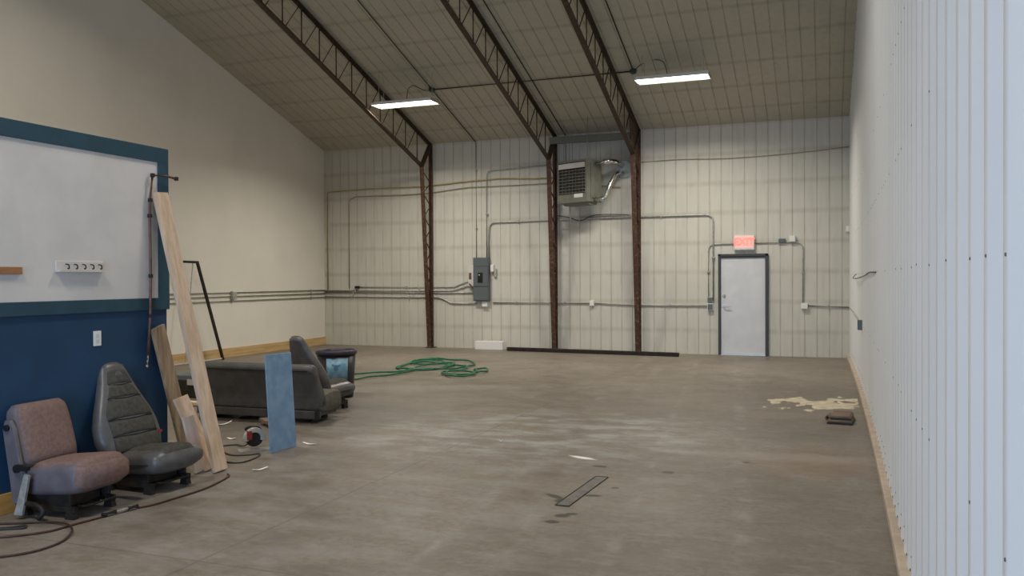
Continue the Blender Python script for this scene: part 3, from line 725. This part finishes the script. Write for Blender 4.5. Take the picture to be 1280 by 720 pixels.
# ================================================================== SEATS (local: faces +x, y across, z up)
def seat_base(r, w, dark):
    bm = bmesh.new(); box(bm, (-.17, -w / 2 + .10, .03), (.13, w / 2 - .10, .15)); link('slider_box', bm, dark, r, bevel=.01)
    for e in (-1, 1):
        bm = bmesh.new(); y = e * (w / 2 - .07)
        box(bm, (-.24, y - .018, .045), (.22, y + .018, .085)); box(bm, (-.20, y - .012, .085), (.18, y + .012, .17))
        link('seat_rail', bm, dark, r, bevel=.004)
        for x in (-.22, .17):
            bm = bmesh.new(); prism(bm, [(x - .03, 0), (x + .05, 0), (x + .035, .05), (x - .015, .05)], y - .022, y + .022); link('foot', bm, dark, r)
    Tube('cross_bar', [(.14, -w / 2 + .08, .065), (.14, w / 2 - .08, .065)], .012, dark, r)
    Tube('adjust_lever', [(.20, -w / 2 + .10, .09), (.27, -w / 2 + .10, .085), (.27, w / 2 - .12, .085), (.2, w / 2 - .12, .09)], .008, dark, r, corners=.04)
def cushion(name, r, x0, x1, w, z0, z1, mat, rise=.03, nose=.03, e=4.2, n=10, taper=.02):
    bm = bmesh.new(); secs = []
    for i in range(n + 1):
        s = i / n; x = x0 + (x1 - x0) * s
        k = 1 - (abs(2 * s - 1)) ** 7; k = max(k, .0)
        f = .62 + .38 * k ** .5
        zc = (z0 + z1) / 2 + rise * (s - .5) ; hh = (z1 - z0) / 2 * f * (1 + nose * s)
        secs.append(((x, 0, zc), (0, 1, 0), (0, 0, 1), (w / 2 - taper * (1 - s)) * (.90 + .10 * k ** .5), hh, e))
    superloft(bm, secs, 36); return link(name, bm, mat, r, smooth=True)
def low_back_seat(loc, rz, label):
    r = empty('vehicle_seat', loc, rz, label, 'vehicle seat')
    w = .48
    seat_base(r, w, m_dark)
    c = cushion('seat_cushion', r, -.20, .30, w, .15, .365, m_mauve, rise=.05, e=5)
    # cloth top and front over the vinyl sides
    bm = bmesh.new(); secs = []
    for i in range(13):
        s = i / 12; x = -.17 + .475 * s; k = max(0, 1 - abs(2 * s - 1) ** 8) ** .5
        secs.append(((x, .0, .303 + .05 * (s - .4)), (0, 1, 0), (0, 0, 1), (w / 2 - .035) * (.9 + .1 * k), .082 * (.55 + .45 * k), 3.6))
    superloft(bm, secs, 32); link('cloth_insert', bm, m_pink, c, smooth=True)
    bm = bmesh.new(); secs = []
    for i in range(6):   # rolled cloth nose
        s = i / 5; secs.append(((.20 + .115 * s, .0, .285), (0, 1, 0), (0, 0, 1), (w / 2 - .006) * (1 - .10 * s ** 3), .098 * (1 - .25 * s ** 3), 4.4))
    superloft(bm, secs, 32); link('cloth_nose', bm, m_pink, c, smooth=True)
    # backrest
    def back(name, dx, ww, hd, e, mat, z0, z1, par):
        bm = bmesh.new(); secs = []; n = 14
        lean = math.radians(14); up = Vector((-math.sin(lean), 0, math.cos(lean))); fw = Vector((math.cos(lean), 0, math.sin(lean)))
        for i in range(n + 1):
            s = i / n; k = max(0, 1 - abs(2 * s - 1) ** 6) ** .5; h = z0 + (z1 - z0) * s
            c0 = Vector((-.20, 0, .33)) + up * h + fw * dx
            wid = ww * (.90 + .04 * math.sin(s * PI) + .06 * (1 - s)) * (.82 + .18 * k)
            secs.append((c0, (0, 1, 0), fw, wid / 2, hd * (.55 + .45 * k) * (1.1 - .2 * s), e))
        superloft(bm, secs, 36); return link(name, bm, mat, par, smooth=True)
    b = back('backrest', 0, .49, .075, 4.0, m_mauve, -.03, .43, r)
    back('backrest_cloth', .03, .45, .062, 3.6, m_pink, 0.0, .425, b)
    # recliner arm on the near side
    y = -w / 2 - .018
    bm = bmesh.new()
    prism(bm, [(-.22, .10), (-.14, .10), (-.12, .25), (-.16, .42), (-.20, .60), (-.235, .66), (-.28, .66), (-.30, .60), (-.27, .42), (-.24, .25)], y - .015, y + .015)
    o = link('recliner_bracket', bm, m_mauve, r, bevel=.006)
    for (px_, pz_, pr_) in ((-.255, .61, .022), (-.17, .34, .028)):
        bm = bmesh.new(); disc(bm, (px_, y - .016, pz_), (0, -1, 0), pr_, .015, 16); link('pivot', bm, m_black, o)
    bm = bmesh.new(); prism(bm, [(-.16, .33), (-.06, .335), (-.05, .365), (-.10, .375), (-.17, .37)], y - .05, y - .016); link('recliner_lever', bm, m_black, r, bevel=.004)
    bm = bmesh.new(); prism(bm, [(-.19, .03), (-.12, .03), (-.06, .30), (-.10, .31)], y - .03, y - .012); link('side_strut', bm, m_steel, r)
    Tube('pedestal_bar', [(-.2, y + .01, .10), (-.02, y - .02, .11), (.05, y - .02, .07), (.02, y - .03, .02)], .018, m_dark, r, curve=4)
    return r
def high_back_seat(loc, rz, label, scale=1.0, lean_deg=19):
    r = empty('vehicle_seat', loc, rz, label, 'vehicle seat'); r.scale = (scale,) * 3
    w = .50; seat_base(r, w, m_dark)
    c = cushion('seat_cushion', r, -.22, .32, w, .12, .32, m_greyvinyl, rise=.05, nose=-.05, e=3.2)
    bm = bmesh.new(); secs = []
    for i in range(13):
        s = i / 12; x = -.16 + .47 * s; k = max(0, 1 - abs(2 * s - 1) ** 8) ** .5
        dip = .010 if i in (4, 8) else 0
        secs.append(((x, 0, .25 + .05 * (s - .4) - dip), (0, 1, 0), (0, 0, 1), .17 * (.9 + .1 * k), .084 * (.5 + .5 * k) , 3.0))
    superloft(bm, secs, 30); link('seat_insert', bm, m_greycloth, c, smooth=True)
    for e in (-1, 1):
        P = [(-.20, e * w / 2 * .96, .205), (0, e * (w / 2 + .002), .218), (.2, e * (w / 2 + .0), .23), (.31, e * w / 2 * .86, .235)]
        Tube('piping', P, .005, m_seam, c, 6, curve=4)
    lean = math.radians(lean_deg); up = Vector((-math.sin(lean), 0, math.cos(lean))); fw = Vector((math.cos(lean), 0, math.sin(lean)))
    base = Vector((-.15, -.02, .22))
    HB = .77
    prof = [(0, .46), (.06, .53), (.16, .585), (.27, .575), (.37, .51), (.46, .43), (.54, .36), (.61, .305), (.68, .26), (.74, .215), (.77, .13)]
    def wid(h):
        for (a, b), (c_, d) in zip(prof, prof[1:]):
            if a <= h <= c_: return b + (d - b) * (h - a) / (c_ - a)
        return prof[-1][1]
    bm = bmesh.new(); secs = []
    n = 30
    for i in range(n + 1):
        h = HB * i / n; dep = .105 - .062 * (h / HB) ** 1.5
        if i in (0, n): dep *= .6
        secs.append((base + up * h, (0, 1, 0), fw, wid(h) / 2, dep, 2.7))
    superloft(bm, secs, 36); b = link('backrest', bm, m_greyvinyl, r, smooth=True)
    # stitched centre panel in segments, dark seams between them
    cuts = [.04, .17, .30, .47, .58, .71]
    for j, (a, c2) in enumerate(zip(cuts, cuts[1:])):
        bm = bmesh.new(); secs = []
        for i in range(9):
            s = i / 8; h = a + .003 + (c2 - a - .006) * s; k = max(0, 1 - abs(2 * s - 1) ** 4) ** .5
            dep = .105 - .062 * (h / HB) ** 1.5
            ww = min(wid(h) - .11, .42) if j < 4 else wid(h) - .08
            secs.append((base + up * h + fw * (dep - .018), (0, 1, 0), fw, ww / 2, .012 + .018 * k, 2.6))
        superloft(bm, secs, 26); link('back_panel', bm, m_greycloth, b, smooth=True)
    for h in cuts[1:-1]:
        dep = .105 - .062 * (h / HB) ** 1.5; ww = min(wid(h) - .11, .42)
        P = [base + up * (h - .004 * math.cos(q * PI)) + fw * (dep + .001 - .012 * q * q) + Vector((0, q * ww / 2, 0)) for q in (-1, -.6, -.2, .2, .6, 1)]
        Tube('seam', P, .0045, m_seam, b, 6)
    bm = bmesh.new(); dep = .105 - .062 * (.64 / HB) ** 1.5
    disc(bm, base + up * .645 + fw * (dep + .004), fw, .042, .006, 20, .036); link('head_patch', bm, m_greyvinyl, b, smooth=False)
    bm = bmesh.new(); disc(bm, (-.17, -w / 2 + .004, .30), (0, -1, 0), .03, .02, 16); link('recliner_knob', bm, m_black, r)
    bm = bmesh.new(); disc(bm, (-.11, w / 2 - .04, .385), (0, 0, 1), .014, .02, 12); link('belt_button', bm, m_redp, r)
    return r
low_back_seat((-4.95, 4.42, 0), math.radians(3), 'low rose brown cloth vehicle seat against the navy partition, at far left')
high_back_seat((-4.93, 5.14, 0), math.radians(-3), 'tall tapering grey vehicle seat against the navy partition, right of the rose one')
high_back_seat((-5.86, 8.98, 0), math.radians(76), 'grey high-back vehicle seat standing beyond the bench, in front of the bin', 1.0, 24)

# bench seat, its back turned to the camera
bl = 1.62
d_ = Vector((-5.28 + 6.95, 8.02 - 7.99, 0)); ang = math.atan2(1.0, 0) + math.radians(0.5)
r = empty('bench_seat', (-6.11, 8.12, 0), math.radians(92), 'long charcoal vehicle bench seat seen from behind', 'bench seat')
bm = bmesh.new(); secs = []
lean = math.radians(16); up = Vector((-math.sin(lean), 0, math.cos(lean))); fw = Vector((math.cos(lean), 0, math.sin(lean)))
def bench_section(bm, prof, y0, y1, n=14, rnd=.05, mi=0):
    """profile in x,z lofted across the bench with softened ends"""
    cx = sum(p[0] for p in prof) / len(prof); cz_ = sum(p[1] for p in prof) / len(prof)
    rings = []
    for i in range(n + 1):
        s = i / n; y = y0 + (y1 - y0) * (.5 - .5 * math.cos(PI * s)); dd = min(y - y0, y1 - y)
        k = 1 if dd > rnd else 1 - .16 * (1 - math.sqrt(max(0, 1 - (1 - dd / rnd) ** 2)))
        rings.append([bm.verts.new((cx + (p[0] - cx) * k, y, cz_ + (p[1] - cz_) * k)) for p in prof])
    m = len(prof)
    for a, b in zip(rings, rings[1:]):
        for k in range(m): bm.faces.new((a[k], a[(k + 1) % m], b[(k + 1) % m], b[k])).material_index = mi
    bm.faces.new(rings[0]); bm.faces.new(rings[-1])
def smooth_prof(P, n=5):
    Q = [Vector((p[0], p[1], 0)) for p in P]; m = len(Q); out = []
    for i in range(m):
        p0, p1, p2, p3 = Q[i - 1], Q[i], Q[(i + 1) % m], Q[(i + 2) % m]
        for k in range(n):
            s = k / n; v = .5 * ((2 * p1) + (-p0 + p2) * s + (2 * p0 - 5 * p1 + 4 * p2 - p3) * s * s + (-p0 + 3 * p1 - 3 * p2 + p3) * s ** 3); out.append((v.x, v.y))
    return out
bm = bmesh.new(); bench_section(bm, smooth_prof([(-.13, .12), (-.15, .30), (-.235, .54), (-.27, .60), (-.25, .65), (-.19, .665), (-.14, .62), (-.09, .48), (.01, .30), (.04, .15)]), -bl / 2, bl / 2, 22, .07)
b = link('backrest', bm, m_bench, r, smooth=True)
bm = bmesh.new(); bench_section(bm, smooth_prof([(-.08, .13), (-.07, .28), (.06, .32), (.22, .335), (.34, .32), (.385, .25), (.37, .13), (.16, .10)]), -bl / 2 + .0, bl / 2, 22, .06)
link('seat_cushion', bm, m_benchcloth, r, smooth=True)
bm = bmesh.new(); box(bm, (-.165, -bl / 2 + .01, .05), (-.06, bl / 2 - .01, .145)); box(bm, (-.06, -bl / 2 + .03, .07), (.30, bl / 2 - .03, .12)); link('seat_frame', bm, m_bench, r, bevel=.01)
Tube('piping', [(-.152, -bl / 2 + .02, .148), (-.152, bl / 2 - .02, .148)], .007, m_seam, b)
Tube('piping', [(-.268, -bl / 2 + .06, .595), (-.270, 0, .595), (-.268, bl / 2 - .06, .595)], .008, m_seam, b)
bm = bmesh.new(); box(bm, (-.17, -bl / 2 - .004, .05), (-.12, -bl / 2 + .03, .15)); link('corner_cap', bm, m_seam, b)
for y in (-.66, -.15, .25, .64):
    bm = bmesh.new(); prism(bm, [(-.10, 0), (.28, 0), (.26, .075), (-.06, .075), (-.04, .04), (.2, .04), (.2, .02), (-.08, .02)], y - .02, y + .02); link('leg', bm, m_dark, r)

# ================================================================== BIN, PANEL, SAW, FOAM, TUBE
r = empty('waste_bin', (-6.30, 9.97, 0), 0, 'round dark bin with a printed blue wrap behind the seats', 'bin')
bm = bmesh.new(); disc(bm, (0, 0, 0), (0, 0, 1), .225, .60, 40, .262); body = link('bin_body', bm, m_bin, r, smooth=False)
for p in body.data.polygons: p.use_smooth = abs(p.normal.z) < .5
bm = bmesh.new(); seg = 40
for (ra, rb, z0, z1) in ((.262, .272, .60, .64),):
    A = [[bm.verts.new((math.cos(2 * PI * k / seg) * q, math.sin(2 * PI * k / seg) * q, z)) for k in range(seg)] for (q, z) in ((.265, .585), (.278, .59), (.280, .635), (.268, .645), (.255, .64), (.25, .59))]
    for a, b2 in zip(A, A[1:]):
        for k in range(seg): bm.faces.new((a[k], a[(k + 1) % seg], b2[(k + 1) % seg], b2[k]))
link('rim', bm, m_binrim, r, smooth=True)
bm = bmesh.new(); a0, a1 = math.radians(-88), math.radians(-22); n = 16; A = []
for i in range(n + 1):
    a = a0 + (a1 - a0) * i / n; A.append([bm.verts.new((math.cos(a) * q, math.sin(a) * q, z)) for q, z in ((.246, .20), (.266, .545))])
for a, b2 in zip(A, A[1:]): bm.faces.new((a[0], b2[0], b2[1], a[1]))
o = link('printed_wrap', bm, m_print, r, smooth=True); o['label'] = 'blue and pink printed wrap'
o.modifiers.new('s', 'SOLIDIFY').thickness = .003

r_ = plank('sheet_panel', (-4.795, 6.665, 0), (-4.86, 6.68, .90), .40, .012, (1, .0, .07), m_bluesheet, 'pale blue painted sheet standing upright in front of the bench', None, 'panel')

r = empty('circular_saw', (-5.06, 6.58, 0), math.radians(48), 'small circular saw with a pale metal guard on the floor, left of the blue sheet', 'power saw')
def arc(cx, cz, ra, a0, a1, n): return [(cx + ra * math.cos(a0 + (a1 - a0) * i / n), cz + ra * math.sin(a0 + (a1 - a0) * i / n)) for i in range(n + 1)]
bm = bmesh.new(); prism(bm, arc(0, .115, .10, math.radians(-20), math.radians(200), 20) + arc(0, .115, .055, math.radians(200), math.radians(-20), 14), -.03, .02); link('blade_guard', bm, m_alu, r, bevel=.006)
bm = bmesh.new(); prism(bm, arc(0, .115, .082, 0, 2 * PI, 24)[:-1], -.004, .000); link('saw_blade', bm, m_dark, r)
Box('base_shoe', (-.14, -.07, .0), (.15, .09, .006), m_steel, r)
bm = bmesh.new(); disc(bm, (.0, .02, .115), (0, 1, 0), .048, .13, 20, .040); link('motor', bm, m_black, r)
Tube('handle', [(-.04, .03, .17), (-.07, .035, .20), (-.03, .035, .215), (.05, .035, .20), (.07, .035, .14)], .014, m_black, r, 10, curve=4)
Box('safety_guard', (-.075, -.032, .10), (-.02, .022, .19), m_redp, r, bevel=.008)
o = Tube('black_cord', [(-5.15, 6.60, .05), (-5.22, 6.62, .02), (-5.37, 6.70, .009), (-5.44, 6.54, .009), (-5.12, 6.30, .009), (-4.96, 6.33, .009), (-4.88, 6.42, .009), (-4.80, 6.25, .009), (-4.80, 6.06, .009), (-4.93, 6.03, .009), (-5.05, 6.12, .02)], .0065, m_blackcord, curve=6, seg=6)
tag(o, 'black power cord looped on the floor between saw and leaning boards', 'cord')
plank('lumber_board', (-5.88, 7.84, .05), (-5.25, 7.40, .05), .14, .035, (0, 0, 1), m_oldboard, 'old brown board lying on the floor against the bench, behind the saw', None)
o = tag(Box('foam_block', (-7.53, 17.72, 0), (-6.86, 17.90, .19), m_foam, bevel=.006), 'white foam slab lying at the foot of the back wall', 'foam block')
for v in ():
    pass
bm = bmesh.new(); bar(bm, (-6.70, 17.62, .042), (-2.84, 17.30, .042), .09, .08); o = link('steel_tube', bm, m_dark, bevel=.008)
tag(o, 'long dark steel tube lying on the floor in front of two columns', 'steel tube')
bm = bmesh.new(); bar(bm, (-2.845, 17.3004, .042), (-2.836, 17.2997, .042), .07, .06); link('end_opening', bm, m_black, o)

# black trestle frame against the left wall
r = empty('trestle_frame', (XL + .25, 13.0, 0), 0, 'black metal trestle frame standing against the cream left wall', 'metal frame')
def bb(name, a, b, w=.045, mat=m_dark): bm = bmesh.new(); bar(bm, a, b, w, w); return link(name, bm, mat, r)
bb('top_bar', (0, -1.05, 1.97), (0, .22, 1.955)); bb('leg', (0, .20, 1.96), (.02, .90, 0)); bb('leg', (0, -1.03, 1.96), (.02, -1.75, 0))
bb('brace', (0, .08, 1.95), (.02, -.18, .0), .014, m_steel)
bb('foot_bar', (.02, -1.7, .03), (.02, .88, .03), .02, m_lightpaint)

# ================================================================== HOSE AND CORDS
def lay(pts, z, amp=.0): return [(x, y, z + amp * abs(math.sin(i * 1.7))) for i, (x, y) in enumerate(pts)]
h1 = [(-8.0, 11.2), (-7.5, 11.42), (-7.05, 11.64), (-6.95, 11.95), (-6.80, 12.3), (-6.72, 12.7), (-6.75, 13.1), (-6.65, 13.4), (-6.35, 13.45), (-6.18, 13.6), (-6.08, 13.95), (-6.15, 14.45), (-6.5, 14.95), (-6.96, 15.13), (-7.30, 15.2), (-7.5, 15.0), (-7.5, 14.7), (-7.45, 14.4), (-7.30, 14.15), (-7.05, 14.1), (-6.85, 14.34), (-6.95, 14.8), (-7.28, 15.0), (-7.45, 14.8), (-7.5, 14.6), (-7.3, 14.45)]
h2 = [(-8.4, 12.0), (-7.9, 12.12), (-7.44, 12.27), (-7.15, 12.5), (-6.88, 12.8), (-6.80, 13.16), (-6.92, 13.67), (-6.9, 14.1), (-6.67, 14.2), (-6.34, 14.1), (-6.06, 13.89), (-5.98, 13.48), (-6.04, 13.06), (-5.93, 12.71), (-5.70, 12.47), (-5.52, 12.55), (-5.50, 12.89), (-5.66, 13.15), (-5.9, 13.22), (-6.10, 13.0), (-6.0, 12.75), (-5.75, 12.62), (-5.55, 12.9), (-5.62, 13.3), (-5.80, 13.62), (-5.62, 13.7), (-5.48, 13.4), (-5.50, 13.15), (-5.6, 13.05)]
bm = bmesh.new()
tube(bm, catmull(lay(h1, .017, .018), 7), .016, 8)
tube(bm, catmull(lay(h2, .020, .022) , 7), .016, 8)
th = [(-6.9 + (.34 + .04 * math.sin(a * 1.3)) * math.cos(a) * 1.3, 13.9 + .75 * math.sin(a) * (1 + .12 * math.cos(2.1 * a)), .03 + .012 * math.sin(3 * a)) for a in [i * .35 for i in range(38)]]
tube(bm, catmull(th, 3), .016, 8)
o = link('garden_hose', bm, m_hose, smooth=True); tag(o, 'green garden hose in loose loops on the floor, trailing left behind the bin', 'hose')
bm = bmesh.new(); disc(bm, (-7.3, 14.45, .02), (1, .4, 0), .02, .08, 10); link('hose_fitting', bm, m_alu, o)
r = empty('extension_cord', (0, 0, 0), 0, 'brown extension cord curving over the floor in front of the two seats', 'cord')
Tube('cord', [(-4.62, 5.66, .008), (-4.56, 5.60, .008), (-4.50, 5.4, .008), (-4.46, 5.17, .008), (-4.47, 4.93, .008), (-4.49, 4.71, .008), (-4.54, 4.60, .008)], .0075, m_cord, r, curve=6, seg=8)
Tube('cord', [(-4.58, 4.38, .008), (-4.60, 4.26, .008), (-4.62, 4.15, .008), (-4.64, 3.99, .008), (-4.72, 3.88, .008), (-4.89, 3.74, .008), (-5.2, 3.55, .008)], .0075, m_cord, r, curve=6, seg=8)
bm = bmesh.new(); a, b2 = Vector((-4.54, 4.60, .02)), Vector((-4.58, 4.38, .02)); d = (b2 - a)
tube(bm, [a - d * .05, a + d * .3], .015, 10); tube(bm, [a + d * .7, a + d * 1.15], .015, 10); link('plug', bm, m_black, r, smooth=True)
bm = bmesh.new(); tube(bm, [a + d * .28, a + d * .72], .013, 10); o = link('connector', bm, m_alu, r, smooth=True); o['label'] = 'pale connector sleeve'
o = Tube('extension_cord', [(-5.27, 3.90, .009), (-5.0, 4.04, .009), (-4.82, 4.13, .009), (-4.64, 4.11, .020), (-4.48, 4.01, .02), (-4.39, 3.86, .009), (-4.37, 3.7, .009), (-4.42, 3.58, .009), (-4.54, 3.47, .009), (-4.8, 3.3, .009)], .007, m_cord, curve=6)
tag(o, 'brown cord forming a wide loop on the floor at the bottom left', 'cord')
o = Tube('extension_cord', [(-5.25, 3.75, .009), (-5.08, 3.87, .009), (-4.95, 3.96, .009), (-4.90, 4.02, .009), (-4.86, 3.98, .009), (-4.97, 3.91, .009), (-5.25, 3.72, .024)], .007, m_blackcord, curve=6)
tag(o, 'small dark doubled cord end inside the wide loop at bottom left', 'cord')

# ================================================================== SMALL THINGS ON THE FLOOR
r = empty('drain_plate', (-1.725, 6.14, 0), math.radians(-3.0), 'long narrow metal drain plate set in the middle of the floor', 'drain')
bm = bmesh.new(); w2, l2 = .046, .46
prism(bm, [(-w2, -l2), (w2, -l2), (w2, l2), (-w2, l2)], .0, .004, 'xy'); link('plate', bm, m_drain, r)
bm = bmesh.new(); q = .010
box(bm, (-w2 - q, -l2 - q, 0), (-w2, l2 + q, .006)); box(bm, (w2, -l2 - q, 0), (w2 + q * .6, l2 + q, .006)); box(bm, (-w2, -l2 - q * 1.6, 0), (w2, -l2, .006)); box(bm, (-w2, l2, 0), (w2, l2 + q * 1.6, .006)); link('drain_rim', bm, m_dark, r)
# black block by the right wall: two stacked metal feet
r = empty('steel_block', (.145, 10.02, 0), math.radians(-6), 'small dark machine block on the floor near the right wall', 'metal block')
bm = bmesh.new(); box(bm, (-.13, -.20, 0), (.13, .22, .022)); link('base_slab', bm, m_dark, r, bevel=.004)
bm = bmesh.new(); prism(bm, [(-.125, .022), (.125, .022), (.115, .045), (-.115, .045)], -.19, .20); link('middle_slab', bm, m_oldboard, r, bevel=.004)
bm = bmesh.new(); box(bm, (-.09, -.17, .045), (.115, .20, .066)); link('dark_spacer', bm, m_black, r)
bm = bmesh.new(); prism(bm, [(-.115, .066), (.115, .066), (.09, .092), (-.10, .092)], -.17, .22); link('top_slab', bm, m_oldboard, r, bevel=.005)
bm = bmesh.new(); prism(bm, arc(-.13, .045, .035, math.radians(60), math.radians(300), 12) + arc(-.13, .045, .022, math.radians(300), math.radians(60), 10), -.06, .12); link('side_loop', bm, m_oldboard, r)
# sawdust
bm = bmesh.new()
from mathutils import noise as mnoise
nx, ny = 70, 60; vs = []
for j in range(ny + 1):
    row = []
    for i in range(nx + 1):
        x = -.85 + 1.22 * i / nx; y = 10.35 + 1.9 * j / ny
        u = (x - .0) / .68; v = (y - 11.35 - .25 * (x + .2)) / .55
        base_ = 1 - (u * u if u < 0 else 2.2 * u * u) - v * v
        nn = mnoise.fractal(Vector((x * 3.2, y * 2.2, 1.3)), .75, 2.2, 6) * 1.5
        h = .016 * (base_ * .75 + nn * 1.05 - .18); row.append(bm.verts.new((x, y, max(-.006, min(h, .016)))))
    vs.append(row)
for j in range(ny):
    for i in range(nx):
        q = (vs[j][i], vs[j][i + 1], vs[j + 1][i + 1], vs[j + 1][i])
        if max(v.co.z for v in q) > -.001: bm.faces.new(q)
bmesh.ops.delete(bm, geom=[v for v in bm.verts if not v.link_faces], context='VERTS')
tag(link('sawdust', bm, m_saw_dust, smooth=True), 'patch of pale yellow sawdust on the floor beside the right wall', 'sawdust', kind='stuff')
def scrap(x, y, l, w, rz, mat, label, curl=.012):
    bm = bmesh.new(); A = []
    for i in range(6):
        s = i / 5 - .5; k = (1 - abs(s) * .9); z = .004 + curl * (s * 2) ** 2
        A.append([bm.verts.new((s * l, e * w / 2 * k + .1 * w * math.sin(i * 2.1), z + (t_ * .003))) for e in (-1, 1) for t_ in (0, 1)])
    for a, b in zip(A, A[1:]):
        for q in ((0, 1), (1, 3), (3, 2), (2, 0)): bm.faces.new((a[q[0]], a[q[1]], b[q[1]], b[q[0]]))
    bm.faces.new((A[0][0], A[0][1], A[0][3], A[0][2])); bm.faces.new((A[-1][0], A[-1][1], A[-1][3], A[-1][2]))
    o = link('paper_scrap', bm, mat); o.location = (x, y, 0); o.rotation_euler = (0, 0, rz); tag(o, label, 'scrap', 'white scraps on the floor')
scrap(-4.48, 5.90, .14, .035, 1.2, m_scrap, 'white scrap on the open floor right of the long board foot')
scrap(-4.72, 6.98, .16, .035, -.1, m_scrap, 'white scrap on the floor right of the blue sheet')
scrap(-5.62, 6.95, .09, .05, .3, m_scrap, 'white scrap left of the saw, close to the long board')
scrap(-6.28, 7.62, .20, .04, 1.0, m_scrap, 'white splinter on the floor under the left end of the bench', .03)
scrap(-3.01, 7.72, .03, .02, .3, m_scrap, 'tiny white chip in the middle of the bare floor')
# clutter behind the boards
bm = bmesh.new(); bmesh.ops.create_icosphere(bm, subdivisions=3, radius=.13)
for v in bm.verts:
    k = 1 + .35 * mnoise.noise(v.co * 13); v.co = Vector((v.co.x * 1.25 * k, v.co.y * k, max(-.07, v.co.z * .6 * k)))
o = link('crumpled_foil', bm, m_chrome); o.location = (-8.05, 9.35, .39); tag(o, 'crumpled shiny foil on the dark case behind the boards', 'foil')
bm = bmesh.new(); box(bm, (-.40, -.2, 0), (.35, .2, .30)); o = link('tool_case', bm, m_dark, bevel=.02); o.location = (-8.1, 9.4, .0); tag(o, 'dark case on the floor behind the leaning boards', 'case')
Box('case_lid', (-.41, -.21, .24), (.36, .21, .31), m_greybox, o, bevel=.01)
bm = bmesh.new(); box(bm, (-.06, -.215, .18), (.06, -.2, .26)); link('case_latch', bm, m_alu, o)
plank('lumber_board', (-8.2, 8.75, .03), (-7.3, 8.65, .03), .12, .04, (0, 0, 1), m_board, 'short pale board lying on the floor behind the leaning boards', None)
